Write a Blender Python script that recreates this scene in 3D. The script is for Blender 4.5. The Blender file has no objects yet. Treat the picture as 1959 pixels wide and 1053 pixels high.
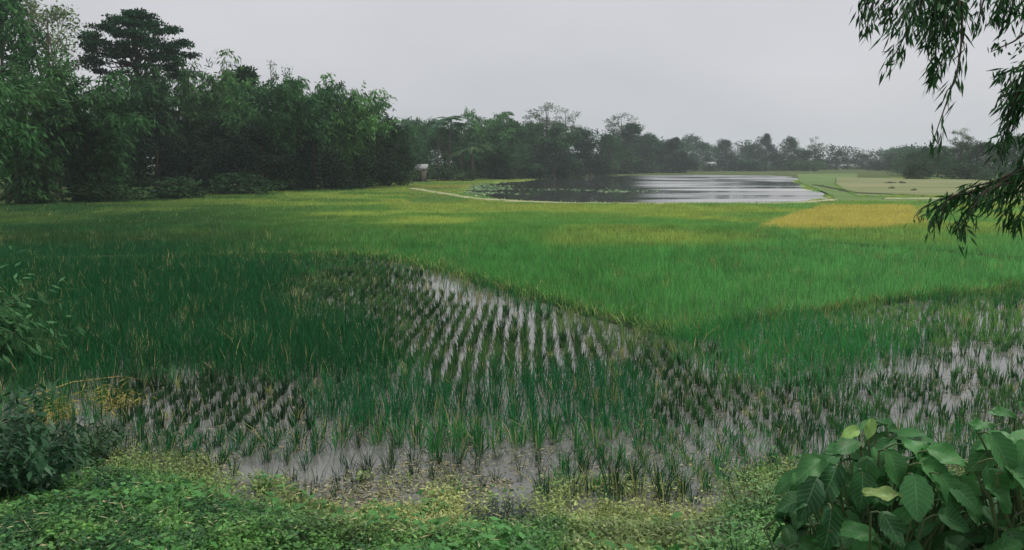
import bpy, math, random
import numpy as np

R = np.random.RandomState(7)
random.seed(7)
rad = math.radians
scene = bpy.context.scene
C = scene.collection

# ------------------------------------------------------------------ camera
CAM_H = 3.3
FPX = 1630.0                      # focal length in photograph pixels
PW, PH = 1959.0, 1053.0
HORIZ = 311.0
PITCH = math.atan((PH / 2 - HORIZ) / FPX)
cd = bpy.data.cameras.new('camera')
cam = bpy.data.objects.new('camera', cd)
C.objects.link(cam)
cam.location = (0, 0, CAM_H)
cam.rotation_euler = (math.pi / 2 - PITCH, 0, 0)
cd.sensor_width = 36
cd.lens = 36 * FPX / PW
cd.clip_start = 0.05
cd.clip_end = 5000
scene.camera = cam

# ------------------------------------------------------------------ world + sun
SUN_EL, SUN_AZ = 60.0, 70.0       # azimuth clockwise from +Y
w = bpy.data.worlds.new("World")
scene.world = w
w.use_nodes = True
nt = w.node_tree
nt.nodes.clear()
out = nt.nodes.new('ShaderNodeOutputWorld')
bg = nt.nodes.new('ShaderNodeBackground')
sky = nt.nodes.new('ShaderNodeTexSky')
sky.sky_type = 'NISHITA'
sky.sun_disc = False
sky.sun_elevation = rad(SUN_EL)
sky.sun_rotation = rad(SUN_AZ)
sky.dust_density = 4.0
hsv = nt.nodes.new('ShaderNodeHueSaturation')
hsv.inputs['Saturation'].default_value = 0.2
tc = nt.nodes.new('ShaderNodeTexCoord')
mp = nt.nodes.new('ShaderNodeMapping')
mp.inputs['Scale'].default_value = (1.0, 1.0, 2.6)
nz = nt.nodes.new('ShaderNodeTexNoise')
nz.inputs['Scale'].default_value = 2.2
nz.inputs['Detail'].default_value = 3.0
nz.inputs['Roughness'].default_value = 0.5
cr = nt.nodes.new('ShaderNodeValToRGB')
cr.color_ramp.elements[0].position = 0.3
cr.color_ramp.elements[0].color = (4.85, 4.98, 5.28, 1)
cr.color_ramp.elements[1].position = 0.7
cr.color_ramp.elements[1].color = (6.05, 6.0, 6.35, 1)
mx = nt.nodes.new('ShaderNodeMix')
mx.data_type = 'RGBA'
mx.inputs['Factor'].default_value = 0.88
L = nt.links.new
L(tc.outputs['Generated'], mp.inputs['Vector'])
L(mp.outputs['Vector'], nz.inputs['Vector'])
L(nz.outputs['Fac'], cr.inputs['Fac'])
L(sky.outputs['Color'], hsv.inputs['Color'])
L(hsv.outputs['Color'], mx.inputs[6])
L(cr.outputs['Color'], mx.inputs[7])
L(mx.outputs[2], bg.inputs['Color'])
bg.inputs['Strength'].default_value = 0.072
L(bg.outputs['Background'], out.inputs['Surface'])

sd = bpy.data.lights.new('sun', 'SUN')
sd.energy = 1.5
sd.angle = rad(14)
sd.color = (1.0, 0.96, 0.88)
sun = bpy.data.objects.new('sun', sd)
C.objects.link(sun)
sun.rotation_euler = (rad(90 - SUN_EL), 0, rad(180 - SUN_AZ))
scene.view_settings.view_transform = 'Standard'
scene.view_settings.look = 'None'
scene.view_settings.exposure = 0.72
scene.view_settings.gamma = 1.0
scene.cycles.max_bounces = 6
scene.cycles.diffuse_bounces = 3
scene.cycles.transmission_bounces = 4
scene.cycles.glossy_bounces = 3
scene.cycles.volume_bounces = 1


# ------------------------------------------------------------------ projection helpers
cp, sp_ = math.cos(PITCH), math.sin(PITCH)


def ray(u, v):
    xc = (np.asarray(u, float) - PW / 2) / FPX
    yc = -(np.asarray(v, float) - PH / 2) / FPX
    return xc, cp + yc * sp_, -sp_ + yc * cp


def gp(u, v, z=0.0):
    """ground point under photograph pixel (u, v)"""
    dx, dy, dz = ray(u, v)
    t = (z - CAM_H) / dz
    return np.stack([dx * t, dy * t, np.full_like(np.asarray(t, float), z)], -1)


def dp(u, v, d):
    """point at forward distance d seen at pixel (u, v)"""
    dx, dy, dz = ray(u, v)
    t = d / dy
    return np.array([dx * t, d, CAM_H + dz * t])


def proj(P):
    P = np.asarray(P, float)
    x, y, z = P[..., 0], P[..., 1], P[..., 2] - CAM_H
    f = y * cp - z * sp_
    f = np.where(f < 0.05, 0.05, f)
    u = PW / 2 + FPX * x / f
    v = PH / 2 - FPX * (y * sp_ + z * cp) / f
    return u, v


def gd(v):
    return float(gp(PW / 2, v)[1])


_LAT = np.random.RandomState(3).rand(256, 256)


def noise2(x, y, s=1.0, oct=3):
    x = np.asarray(x, float) / s
    y = np.asarray(y, float) / s
    tot = 0
    a, n = 1.0, 0.0
    for o in range(oct):
        xi = np.floor(x).astype(int)
        yi = np.floor(y).astype(int)
        fx, fy = x - xi, y - yi
        fx = fx * fx * (3 - 2 * fx)
        fy = fy * fy * (3 - 2 * fy)
        g = lambda i, j: _LAT[(xi + i) & 255, (yi + j) & 255]
        tot = tot + a * ((g(0, 0) * (1 - fx) + g(1, 0) * fx) * (1 - fy) + (g(0, 1) * (1 - fx) + g(1, 1) * fx) * fy)
        n += a
        a *= 0.5
        x, y = x * 2.03 + 17.3, y * 2.03 + 5.7
    return tot / n


def inpoly(px, py, poly):
    px = np.asarray(px, float)
    py = np.asarray(py, float)
    r = np.zeros(px.shape, bool)
    n = len(poly)
    for i in range(n):
        x0, y0 = poly[i]
        x1, y1 = poly[(i + 1) % n]
        c = ((y0 > py) != (y1 > py)) & (px < (x1 - x0) * (py - y0) / ((y1 - y0) + 1e-12) + x0)
        r ^= c
    return r


def sstep(a, b, x):
    t = np.clip((np.asarray(x, float) - a) / (b - a), 0, 1)
    return t * t * (3 - 2 * t)


def lin(c):
    c = np.asarray(c, float) / 255.0
    return np.where(c <= 0.04045, c / 12.92, ((c + 0.055) / 1.055) ** 2.4)


def norm(a):
    return a / (np.linalg.norm(a, axis=-1, keepdims=True) + 1e-9)


# ------------------------------------------------------------------ mesh helpers
class MB:
    def __init__(s):
        s.V, s.F, s.C, s.n = [], [], [], 0

    def add(s, V, F, col=(0.1, 0.1, 0.1)):
        V = np.asarray(V, float).reshape(-1, 3)
        if len(V) == 0:
            return
        col = np.asarray(col, float)
        if col.ndim == 1:
            col = np.repeat(col[None, :], len(V), 0)
        s.V.append(V)
        s.C.append(col)
        for f in (F if isinstance(F, list) else [F]):
            s.F.append(np.asarray(f, int) + s.n)
        s.n += len(V)

    def mesh(s, name, mat, smooth=False):
        me = bpy.data.meshes.new(name)
        V = np.concatenate(s.V)
        me.vertices.add(len(V))
        me.vertices.foreach_set('co', V.astype(np.float32).ravel())
        tot = np.concatenate([np.full(len(f), f.shape[1]) for f in s.F])
        loops = np.concatenate([f.ravel() for f in s.F])
        me.loops.add(len(loops))
        me.loops.foreach_set('vertex_index', loops.astype(np.int32))
        me.polygons.add(len(tot))
        st = np.concatenate([[0], np.cumsum(tot)[:-1]])
        me.polygons.foreach_set('loop_start', st.astype(np.int32))
        me.polygons.foreach_set('loop_total', tot.astype(np.int32))
        if smooth:
            me.polygons.foreach_set('use_smooth', np.ones(len(tot), bool))
        col = np.concatenate(s.C)
        at = me.color_attributes.new('Col', 'FLOAT_COLOR', 'POINT')
        at.data.foreach_set('color', np.concatenate([col, np.ones((len(col), 1))], 1).astype(np.float32).ravel())
        me.update(calc_edges=True)
        me.validate()
        me.materials.append(mat)
        return me

    def build(s, name, mat, parent=None, smooth=False):
        return link(name, s.mesh(name, mat, smooth), parent)


def link(name, me, parent=None):
    o = bpy.data.objects.new(name, me)
    C.objects.link(o)
    if parent:
        o.parent = parent
    return o


def tag(o, label=None, cat=None, group=None, kind=None):
    if label:
        o['label'] = label
    if cat:
        o['category'] = cat
    if group:
        o['group'] = group
    if kind:
        o['kind'] = kind
    return o


def empty(name, loc, rz=0.0, scale=(1, 1, 1)):
    o = bpy.data.objects.new(name, None)
    o.empty_display_size = 0.2
    C.objects.link(o)
    o.location = loc
    o.rotation_euler = (0, 0, rz)
    o.scale = scale
    return o


def copy_tree(o, parent=None):
    c = o.copy()
    C.objects.link(c)
    if parent:
        c.parent = parent
    for ch in list(o.children):
        copy_tree(ch, c)
    return c


def tube(pts, radii, sides=6):
    pts = np.asarray(pts, float)
    n = len(pts)
    radii = np.broadcast_to(np.asarray(radii, float), (n,))
    t = norm(np.gradient(pts, axis=0))
    ref = np.array([0.31, 0.17, 0.93]) if abs(t[0, 2]) < 0.9 else np.array([1.0, 0.1, 0.0])
    a = norm(np.cross(t, ref))
    b = np.cross(t, a)
    th = np.linspace(0, 2 * math.pi, sides, endpoint=False)
    V = pts[:, None] + radii[:, None, None] * (np.cos(th)[None, :, None] * a[:, None] + np.sin(th)[None, :, None] * b[:, None])
    i = np.arange(n - 1)[:, None] * sides
    j = np.arange(sides)[None]
    k = (np.arange(sides) + 1)[None] % sides
    F = np.stack([i + j, i + k, i + sides + k, i + sides + j], -1).reshape(-1, 4)
    V = np.concatenate([V.reshape(-1, 3), pts[-1:] + t[-1:] * radii[-1]])
    tip = len(V) - 1
    base = (n - 1) * sides
    F2 = np.stack([base + np.arange(sides), base + (np.arange(sides) + 1) % sides, np.full(sides, tip)], -1)
    return V, [F, F2]


def leaves(P, D, N, Ln, Wd):
    """flat pointed leaves: P base, D direction, N rough normal"""
    D = norm(D)
    S = norm(np.cross(D, N))
    Ln = np.broadcast_to(np.asarray(Ln, float), (len(P),))[:, None]
    Wd = np.broadcast_to(np.asarray(Wd, float), (len(P),))[:, None]
    nn = np.cross(S, D)
    m = P + D * Ln * 0.42 - nn * Ln * 0.02
    V = np.stack([P, m + S * Wd / 2, P + D * Ln - nn * Ln * 0.10, m - S * Wd / 2], 1).reshape(-1, 3)
    i = np.arange(len(P))[:, None] * 4
    return V, i + np.array([[0, 1, 2, 3]])


def blades(P, az, lean, h, wd, face=None, curl=0.5):
    """grass blades: quad + triangle each"""
    n = len(P)
    dirh = np.stack([np.cos(az), np.sin(az), np.zeros(n)], -1)
    fa = az + math.pi / 2 if face is None else face
    side = np.stack([np.cos(fa), np.sin(fa), np.zeros(n)], -1)
    h = np.asarray(h)[:, None]
    wd = np.asarray(wd)[:, None]
    lean = np.asarray(lean)[:, None]
    up = np.array([[0, 0, 1.0]])
    mid = P + up * h * 0.55 + dirh * lean * h * 0.38
    tip = P + up * h * (1 - curl * 0.25 * lean) + dirh * lean * h
    V = np.stack([P - side * wd * 0.35, P + side * wd * 0.35, mid + side * wd * 0.5, mid - side * wd * 0.5, tip], 1).reshape(-1, 3)
    i = np.arange(n)[:, None] * 5
    return V, [i + np.array([[0, 1, 2, 3]]), i + np.array([[3, 2, 4]])]


def blades1(P, az, lean, h, wd, fa):
    """far blades: one triangle each"""
    n = len(P)
    side = np.stack([np.cos(fa), np.sin(fa), np.zeros(n)], -1)
    tip = P + np.stack([np.cos(az) * lean * h, np.sin(az) * lean * h, h], -1)
    wd = np.asarray(wd)[:, None]
    V = np.stack([P - side * wd / 2, P + side * wd / 2, tip], 1).reshape(-1, 3)
    return V, np.arange(n * 3).reshape(-1, 3)


# ------------------------------------------------------------------ materials
def new_mat(name):
    m = bpy.data.materials.new(name)
    m.use_nodes = True
    m.node_tree.nodes.clear()
    o = m.node_tree.nodes.new('ShaderNodeOutputMaterial')
    return m, m.node_tree, o


def foliage_mat(name, trans=0.25, rough=0.5, spec=0.25, var=0.18, tint=(1, 1, 1)):
    m, nt, o = new_mat(name)
    N, L = nt.nodes.new, nt.links.new
    at = N('ShaderNodeAttribute')
    at.attribute_name = 'Col'
    oi = N('ShaderNodeObjectInfo')
    mr = N('ShaderNodeMapRange')
    mr.inputs['To Min'].default_value = 1 - var
    mr.inputs['To Max'].default_value = 1 + var
    L(oi.outputs['Random'], mr.inputs['Value'])
    hs = N('ShaderNodeHueSaturation')
    L(mr.outputs['Result'], hs.inputs['Value'])
    L(at.outputs['Color'], hs.inputs['Color'])
    b = N('ShaderNodeBsdfPrincipled')
    b.inputs['Roughness'].default_value = rough
    b.inputs['Specular IOR Level'].default_value = spec
    L(hs.outputs['Color'], b.inputs['Base Color'])
    t = N('ShaderNodeBsdfTranslucent')
    L(hs.outputs['Color'], t.inputs['Color'])
    mx = N('ShaderNodeMixShader')
    mx.inputs['Fac'].default_value = trans
    L(b.outputs[0], mx.inputs[1])
    L(t.outputs[0], mx.inputs[2])
    L(mx.outputs[0], o.inputs['Surface'])
    return m


def noise_mat(name, cols, scale=3.0, rough=0.9, spec=0.2, detail=6.0, bump=0.0, stretch=(1, 1, 1)):
    m, nt, o = new_mat(name)
    N, L = nt.nodes.new, nt.links.new
    tc = N('ShaderNodeTexCoord')
    mp = N('ShaderNodeMapping')
    mp.inputs['Scale'].default_value = stretch
    nz = N('ShaderNodeTexNoise')
    nz.inputs['Scale'].default_value = scale
    nz.inputs['Detail'].default_value = detail
    cr = N('ShaderNodeValToRGB')
    el = cr.color_ramp.elements
    el[0].position, el[1].position = 0.3, 0.7
    el[0].color = (*cols[0], 1)
    el[1].color = (*cols[-1], 1)
    for i, c in enumerate(cols[1:-1]):
        e = el.new(0.3 + 0.4 * (i + 1) / (len(cols) - 1))
        e.color = (*c, 1)
    b = N('ShaderNodeBsdfPrincipled')
    b.inputs['Roughness'].default_value = rough
    b.inputs['Specular IOR Level'].default_value = spec
    L(tc.outputs['Object'], mp.inputs['Vector'])
    L(mp.outputs['Vector'], nz.inputs['Vector'])
    L(nz.outputs['Fac'], cr.inputs['Fac'])
    L(cr.outputs['Color'], b.inputs['Base Color'])
    if bump:
        bp = N('ShaderNodeBump')
        bp.inputs['Strength'].default_value = bump
        bp.inputs['Distance'].default_value = 0.05
        L(nz.outputs['Fac'], bp.inputs['Height'])
        L(bp.outputs['Normal'], b.inputs['Normal'])
    L(b.outputs[0], o.inputs['Surface'])
    return m


M_TREE = foliage_mat('tree_leaf', 0.25, 0.6, 0.08, 0.22)
M_GRASS = foliage_mat('rice_leaf', 0.3, 0.6, 0.12, 0.15)
M_WEED = foliage_mat('weed_leaf', 0.25, 0.5, 0.3, 0.1)
M_WILLOW = foliage_mat('willow_leaf', 0.35, 0.45, 0.3, 0.05)
M_BARK = noise_mat('bark', [(0.05, 0.04, 0.03), (0.13, 0.11, 0.09)], 6.0, 0.95, 0.1, stretch=(4, 4, 0.6), bump=0.5)
M_CULM = noise_mat('culm', [(0.05, 0.06, 0.025), (0.12, 0.12, 0.06)], 4.0, 0.6, 0.3)
M_GROUND = noise_mat('ground', [(0.05, 0.06, 0.02), (0.07, 0.11, 0.03), (0.09, 0.09, 0.035)], 0.25, 0.95, 0.1, bump=0.3)
M_MUDBANK = noise_mat('dry_mud', [(0.30, 0.29, 0.17), (0.42, 0.42, 0.28)], 1.5, 0.95, 0.1)
M_BUND = noise_mat('bund_earth', [(0.03, 0.045, 0.016), (0.055, 0.085, 0.03)], 2.5, 0.95, 0.1, bump=0.6)
M_TIN = noise_mat('tin_roof', [(0.14, 0.16, 0.17), (0.26, 0.28, 0.29)], 2.0, 0.5, 0.4)
M_WALL = noise_mat('hut_wall', [(0.16, 0.14, 0.11), (0.24, 0.21, 0.17)], 3.0, 0.9, 0.1)
M_DOOR = noise_mat('hut_door', [(0.03, 0.025, 0.02), (0.05, 0.04, 0.03)], 3.0, 0.8, 0.1)


def water_mat(name, base, r0, r1, bscale, bstr, stretch, band=(0.03, 0.2), shelter=False):
    m, nt, o = new_mat(name)
    N, L = nt.nodes.new, nt.links.new
    tc = N('ShaderNodeTexCoord')
    b = N('ShaderNodeBsdfPrincipled')
    b.inputs['IOR'].default_value = 3.0 if shelter else 1.33
    b.inputs['Specular IOR Level'].default_value = 1.0 if shelter else 0.75
    mp = N('ShaderNodeMapping')
    mp.inputs['Scale'].default_value = (band[0], band[1], 1)
    L(tc.outputs['Object'], mp.inputs['Vector'])
    nz = N('ShaderNodeTexNoise')
    nz.inputs['Scale'].default_value = 1.0
    nz.inputs['Detail'].default_value = 4.0
    L(mp.outputs['Vector'], nz.inputs['Vector'])
    mr = N('ShaderNodeMapRange')
    mr.inputs['From Min'].default_value = 0.42
    mr.inputs['From Max'].default_value = 0.6
    mr.inputs['To Min'].default_value = r0
    mr.inputs['To Max'].default_value = r1
    L(nz.outputs['Fac'], mr.inputs['Value'])
    rsock = mr.outputs['Result']
    if shelter:                   # calm water under the trees on the left shore, ruffled further out
        dt = N('ShaderNodeVectorMath')
        dt.operation = 'DOT_PRODUCT'
        dt.inputs[1].default_value = (1, -0.13, 0)
        L(tc.outputs['Object'], dt.inputs[0])
        m2 = N('ShaderNodeMapRange')
        m2.inputs['From Min'].default_value = 0.0
        m2.inputs['From Max'].default_value = 6.5
        m2.inputs['To Min'].default_value = 0.1
        m2.inputs['To Max'].default_value = 1.6
        L(dt.outputs['Value'], m2.inputs['Value'])
        ml = N('ShaderNodeMath')
        ml.operation = 'MULTIPLY'
        L(rsock, ml.inputs[0])
        L(m2.outputs['Result'], ml.inputs[1])
        rsock = ml.outputs[0]
    L(rsock, b.inputs['Roughness'])
    mp2 = N('ShaderNodeMapping')
    mp2.inputs['Scale'].default_value = stretch
    L(tc.outputs['Object'], mp2.inputs['Vector'])
    n2 = N('ShaderNodeTexNoise')
    n2.inputs['Scale'].default_value = bscale
    n2.inputs['Detail'].default_value = 3.0
    L(mp2.outputs['Vector'], n2.inputs['Vector'])
    bp = N('ShaderNodeBump')
    bp.inputs['Strength'].default_value = bstr
    bp.inputs['Distance'].default_value = 0.02
    L(n2.outputs['Fac'], bp.inputs['Height'])
    L(bp.outputs['Normal'], b.inputs['Normal'])
    n3 = N('ShaderNodeTexNoise')
    n3.inputs['Scale'].default_value = 1.3
    n3.inputs['Detail'].default_value = 5.0
    L(tc.outputs['Object'], n3.inputs['Vector'])
    cr = N('ShaderNodeValToRGB')
    cr.color_ramp.elements[0].position = 0.35
    cr.color_ramp.elements[1].position = 0.65
    cr.color_ramp.elements[0].color = (*base[0], 1)
    cr.color_ramp.elements[1].color = (*base[1], 1)
    L(n3.outputs['Fac'], cr.inputs['Fac'])
    L(cr.outputs['Color'], b.inputs['Base Color'])
    L(b.outputs[0], o.inputs['Surface'])
    return m


M_PADDY = water_mat('muddy_water', [(0.085, 0.09, 0.078), (0.155, 0.16, 0.145)], 0.03, 0.10, 5.0, 0.12, (1, 1, 1), (0.4, 0.8))
M_POND = water_mat('pond_water', [(0.045, 0.05, 0.045), (0.07, 0.075, 0.07)], 0.03, 0.30, 1.5, 0.008, (1, 2.0, 1), (0.035, 0.11), True)

# ------------------------------------------------------------------ layout polygons
POND_PX = [(905, 374), (960, 383), (1050, 388.5), (1180, 390.5), (1330, 391), (1450, 390), (1540, 388), (1592, 380),
           (1560, 364), (1530, 350), (1520, 338), (1440, 335.5), (1320, 334.5), (1240, 335.5), (1150, 338), (1050, 342.5),
           (960, 348), (905, 356), (880, 366)]
_pp = [gp(u, v)[:2] for u, v in POND_PX]
POND = []
for _i in range(len(_pp)):
    _a, _b = _pp[_i], _pp[(_i + 1) % len(_pp)]
    for _t in np.linspace(0, 1, 6)[:-1]:
        _q = _a + (_b - _a) * _t
        _n = norm(np.array([_b[1] - _a[1], _a[0] - _b[0]]))
        POND.append(tuple(_q + _n * (float(noise2(_q[0], _q[1], 3.0, 3)) - 0.5) * 0.035 * _q[1]))


def toe(x):
    """how far in front of the camera the bank meets the paddy, for each x"""
    x = np.asarray(x, float)
    t = 7.95 + 0.55 * sstep(-1.5, -4.5, x) * 2.1 + 0.9 * sstep(1.0, 4.0, x)
    return t + 0.7 * (noise2(x, x * 0 + 3.3, 1.6, 2) - 0.5)


def ground_z(x, y):
    x = np.asarray(x, float)
    y = np.asarray(y, float)
    T = toe(x)
    q = np.clip(1 - np.maximum(y, 0) / T, 0, 1)
    bank = 1.72 * q ** 1.05 * sstep(-30, -6, y)
    base = 0.05 + 0.10 * (noise2(x, y, 9.0, 3) - 0.5)
    padd = -0.07 + 0.05 * (noise2(x, y, 1.2, 3) - 0.5)
    k = sstep(45, 50, y + 0.25 * np.abs(x))
    z = padd * (1 - k) + base * k
    z = z + bank + 0.03 * (noise2(x, y, 0.7, 2) - 0.5) * (q > 0)
    # pond basin
    pin = inpoly(x, y, POND)
    z = np.where(pin, -0.5, z)
    return z


# ------------------------------------------------------------------ ground, water
def build_ground():
    r = np.concatenate([[0.3], np.geomspace(0.8, 900, 430)])
    a = np.concatenate([np.linspace(-48, 48, 300), np.linspace(50, 310, 66)])
    A, Rr = np.meshgrid(np.radians(a), r)
    X, Y = np.sin(A) * Rr, np.cos(A) * Rr
    Z = ground_z(X, Y)
    na, nr = len(a), len(r)
    V = np.stack([X, Y, Z], -1).reshape(-1, 3)
    i = np.arange(nr - 1)[:, None] * na
    j = np.arange(na)[None]
    k = (np.arange(na)[None] + 1) % na
    F = np.stack([i + j, i + na + j, i + na + k, i + k], -1).reshape(-1, 4)
    V = np.concatenate([V, [[0, 0, float(ground_z(0, 0))]]])
    c = len(V) - 1
    F2 = np.stack([np.full(na, c), np.arange(na), (np.arange(na) + 1) % na], -1)
    m = MB()
    m.add(V, [F, F2[:, [0, 1, 2]]])
    tag(m.build('ground', M_GROUND, smooth=True), kind='structure')


build_ground()


def sheet(name, poly, z, mat):
    m = MB()
    V = [(x, y, z) for x, y in poly]
    m.add(V, np.arange(len(V))[None])
    return tag(m.build(name, mat), kind='structure')


sheet('paddy_water', [(-45, 6), (45, 6), (45, 46), (-45, 46)], 0.0, M_PADDY)
pc = np.mean(np.array(POND), 0)
sheet('pond', [tuple(np.array(p) + norm(np.array(p) - pc) * 2.0) for p in POND], -0.03, M_POND)


def ridge(name, px, width, height, mat, jit=0.2, kind='structure', step=0.6, z0=-0.1):
    """low earth ridge along a ground line given as (u, v) corners"""
    P = np.array([gp(u, v)[:2] for u, v in px])
    seg = np.linalg.norm(np.diff(P, axis=0), axis=1)
    s = np.concatenate([[0], np.cumsum(seg)])
    n = max(6, int(s[-1] / step))
    t = np.linspace(0, s[-1], n)
    X = np.interp(t, s, P[:, 0])
    Y = np.interp(t, s, P[:, 1])
    Q = np.stack([X, Y], -1) + (np.stack([noise2(t, t * 0, 2.0), noise2(t, t * 0 + 9, 2.0)], -1) - 0.5) * jit * 2
    T = norm(np.gradient(Q, axis=0))
    S = np.stack([-T[:, 1], T[:, 0]], -1)
    prof = [(-1, 0), (-0.75, 0.55), (-0.35, 0.95), (0, 1.0), (0.35, 0.93), (0.75, 0.5), (1, 0)]
    V = []
    for k, (a, b) in enumerate(prof):
        wv = width / 2 * (0.8 + 0.5 * noise2(t, t * 0 + k, 1.1, 2))
        hv = height * (0.75 + 0.5 * noise2(t, t * 0 + 3 + k, 0.9, 2))
        V.append(np.concatenate([Q + S * (a * wv)[:, None], (z0 + (hv - z0) * b)[:, None]], 1))
    V = np.stack(V, 1).reshape(-1, 3)
    np_ = len(prof)
    i = np.arange(n - 1)[:, None] * np_
    j = np.arange(np_ - 1)[None]
    F = np.stack([i + j, i + j + 1, i + np_ + j + 1, i + np_ + j], -1).reshape(-1, 4)
    m = MB()
    m.add(V, F)
    return tag(m.build(name, mat, smooth=True), kind=kind), Q


BUND_L = [(640, 492), (720, 489), (860, 520), (1000, 561), (1150, 604), (1290, 644), (1330, 634)]
BUND_R = [(1310, 640), (1400, 622), (1500, 606), (1640, 585), (1800, 567), (2050, 540)]
_, QBL = ridge('paddy_bund', BUND_L, 0.9, 0.07, M_BUND)
_, QBR = ridge('paddy_bund', BUND_R, 0.7, 0.07, M_BUND)
_, QB3 = ridge('paddy_bund', [(-60, 511), (100, 503), (250, 500), (400, 497), (560, 493), (650, 492)], 0.5, 0.2, M_BUND)
_, QB4 = ridge('paddy_bund', [(1300, 452), (1500, 463), (1700, 482), (1990, 506)], 0.5, 0.2, M_BUND)
_, QB5 = ridge('paddy_bund', [(250, 413), (500, 403), (800, 406), (1000, 413), (1250, 431)], 0.8, 0.2, M_BUND, 0.5)
_, QB6 = ridge('paddy_bund', [(120, 452), (420, 446), (760, 437), (1100, 446), (1300, 452)], 0.6, 0.2, M_BUND, 0.5)
_, QP = ridge('pond_bank', [(790, 362), (840, 371), (905, 381), (1000, 388), (1100, 391), (1250, 392.5), (1400, 392.5), (1520, 391), (1600, 384)],
              1.8, 0.14, M_MUDBANK, 0.4)
ridge('field_bund', [(1560, 356), (1640, 372), (1760, 378), (1900, 380), (2020, 382)], 1.4, 0.22, M_BUND, 0.4)
ridge('field_bund', [(1690, 383), (1800, 383), (1990, 386)], 1.2, 0.2, M_MUDBANK, 0.3)


def field(name, px, z, mat):
    return sheet(name, [tuple(gp(u, v)[:2]) for u, v in px], z, mat)


M_FYEL = noise_mat('ripe_field', [(0.20, 0.17, 0.05), (0.30, 0.25, 0.08)], 0.5, 0.95, 0.1)
M_FTAN = noise_mat('stubble_field', [(0.13, 0.17, 0.07), (0.25, 0.25, 0.13)], 0.12, 0.95, 0.1, stretch=(0.4, 1, 1))
M_FGRN = noise_mat('green_field', [(0.09, 0.16, 0.045), (0.16, 0.22, 0.08)], 0.08, 0.95, 0.1, stretch=(0.4, 1, 1))
YEL_PX = [(1440, 450), (1475, 432), (1520, 414), (1570, 400), (1660, 398), (1745, 399), (1775, 436), (1690, 446), (1600, 450), (1520, 448)]
TAN_PX = [(1600, 341), (1960, 346), (1990, 380), (1640, 378), (1600, 356)]
GRN_PX = [(1525, 334), (1640, 333), (1640, 341), (1598, 342), (1596, 356), (1640, 379), (1990, 383), (1990, 391), (1600, 390), (1595, 378), (1560, 362), (1530, 350)]
field('ripe_field', YEL_PX, 0.13, M_FYEL)
field('stubble_field', TAN_PX, 0.13, M_FTAN)
field('green_field', GRN_PX, 0.12, M_FGRN)

# ------------------------------------------------------------------ rice
GK = 1.42                         # photograph colour -> leaf base colour


def pal(*c):
    c = lin(c)
    return (c * 0.92 + 0.08 * (c @ np.array([0.25, 0.65, 0.1]))) * GK


DARK, MIDG, BRIGHT, YELG, TAN, RIPE, DEAD = (pal(28, 82, 44), pal(48, 112, 52), pal(88, 152, 78), pal(128, 150, 62),
                                             pal(150, 148, 98), pal(174, 168, 80), pal(136, 122, 90))
ZONES = [  # polygon in photograph pixels, density, height, blades, colour a, colour b
    ([(0, 495), (560, 512), (700, 600), (770, 720), (600, 748), (300, 722), (150, 745), (-200, 745), (-200, 495)], 1.0, 0.46, 1.0, DARK, pal(20, 84, 42)),
    ([(540, 525), (720, 496), (1000, 598), (1300, 648), (1300, 685), (1180, 722), (1050, 695), (900, 745), (760, 705), (690, 600), (540, 590)], 0.90, 0.24, 0.95, pal(30, 66, 36), pal(70, 108, 56)),
    ([(735, 503), (850, 528), (1000, 586), (1000, 616), (930, 612), (830, 572), (745, 527)], 0.10, 0.30, 0.5, TAN, pal(84, 98, 58)),
    ([(1020, 600), (1300, 646), (1310, 690), (1200, 690), (1060, 640)], 0.8, 0.30, 0.8, pal(44, 92, 48), pal(110, 132, 76)),
    ([(230, 738), (560, 748), (600, 862), (480, 905), (230, 905)], 0.92, 0.25, 1.0, pal(24, 54, 32), pal(48, 84, 46)),
    ([(560, 750), (900, 742), (1200, 692), (1245, 760), (1235, 830), (1000, 852), (860, 882), (640, 862)], 0.95, 0.38, 1.0, pal(26, 88, 50), pal(36, 104, 58)),
    ([(420, 900), (640, 868), (860, 885), (1000, 852), (1100, 872), (1050, 940), (860, 1010), (650, 960), (430, 940)], 0.40, 0.22, 0.8, pal(40, 72, 42), pal(80, 92, 56)),
    ([(1040, 850), (1230, 830), (1250, 900), (1060, 960)], 0.75, 0.28, 0.85, pal(34, 72, 42), pal(80, 104, 60)),
    ([(1240, 678), (1430, 690), (1560, 742), (1720, 800), (1600, 850), (1480, 910), (1380, 950), (1200, 905), (1250, 760)], 0.90, 0.23, 0.95, pal(28, 66, 36), pal(62, 104, 54)),
    ([(1300, 640), (1500, 618), (1770, 618), (1690, 700), (1540, 742), (1340, 702)], 0.98, 0.42, 0.9, pal(42, 116, 56), pal(54, 124, 60)),
    ([(1480, 604), (1959, 548), (2100, 530), (2100, 640), (1959, 645), (1760, 662)], 0.88, 0.24, 0.8, pal(50, 104, 48), pal(98, 140, 70)),
    ([(2100, 640), (2100, 715), (1760, 722), (1650, 762), (1620, 732), (1720, 690), (1959, 640)], 0.26, 0.20, 0.8, pal(44, 86, 46), pal(80, 116, 64)),
    ([(1640, 740), (1760, 722), (2100, 716), (2100, 830), (1720, 830)], 0.78, 0.21, 0.9, pal(32, 74, 38), pal(70, 114, 56)),
]


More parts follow.
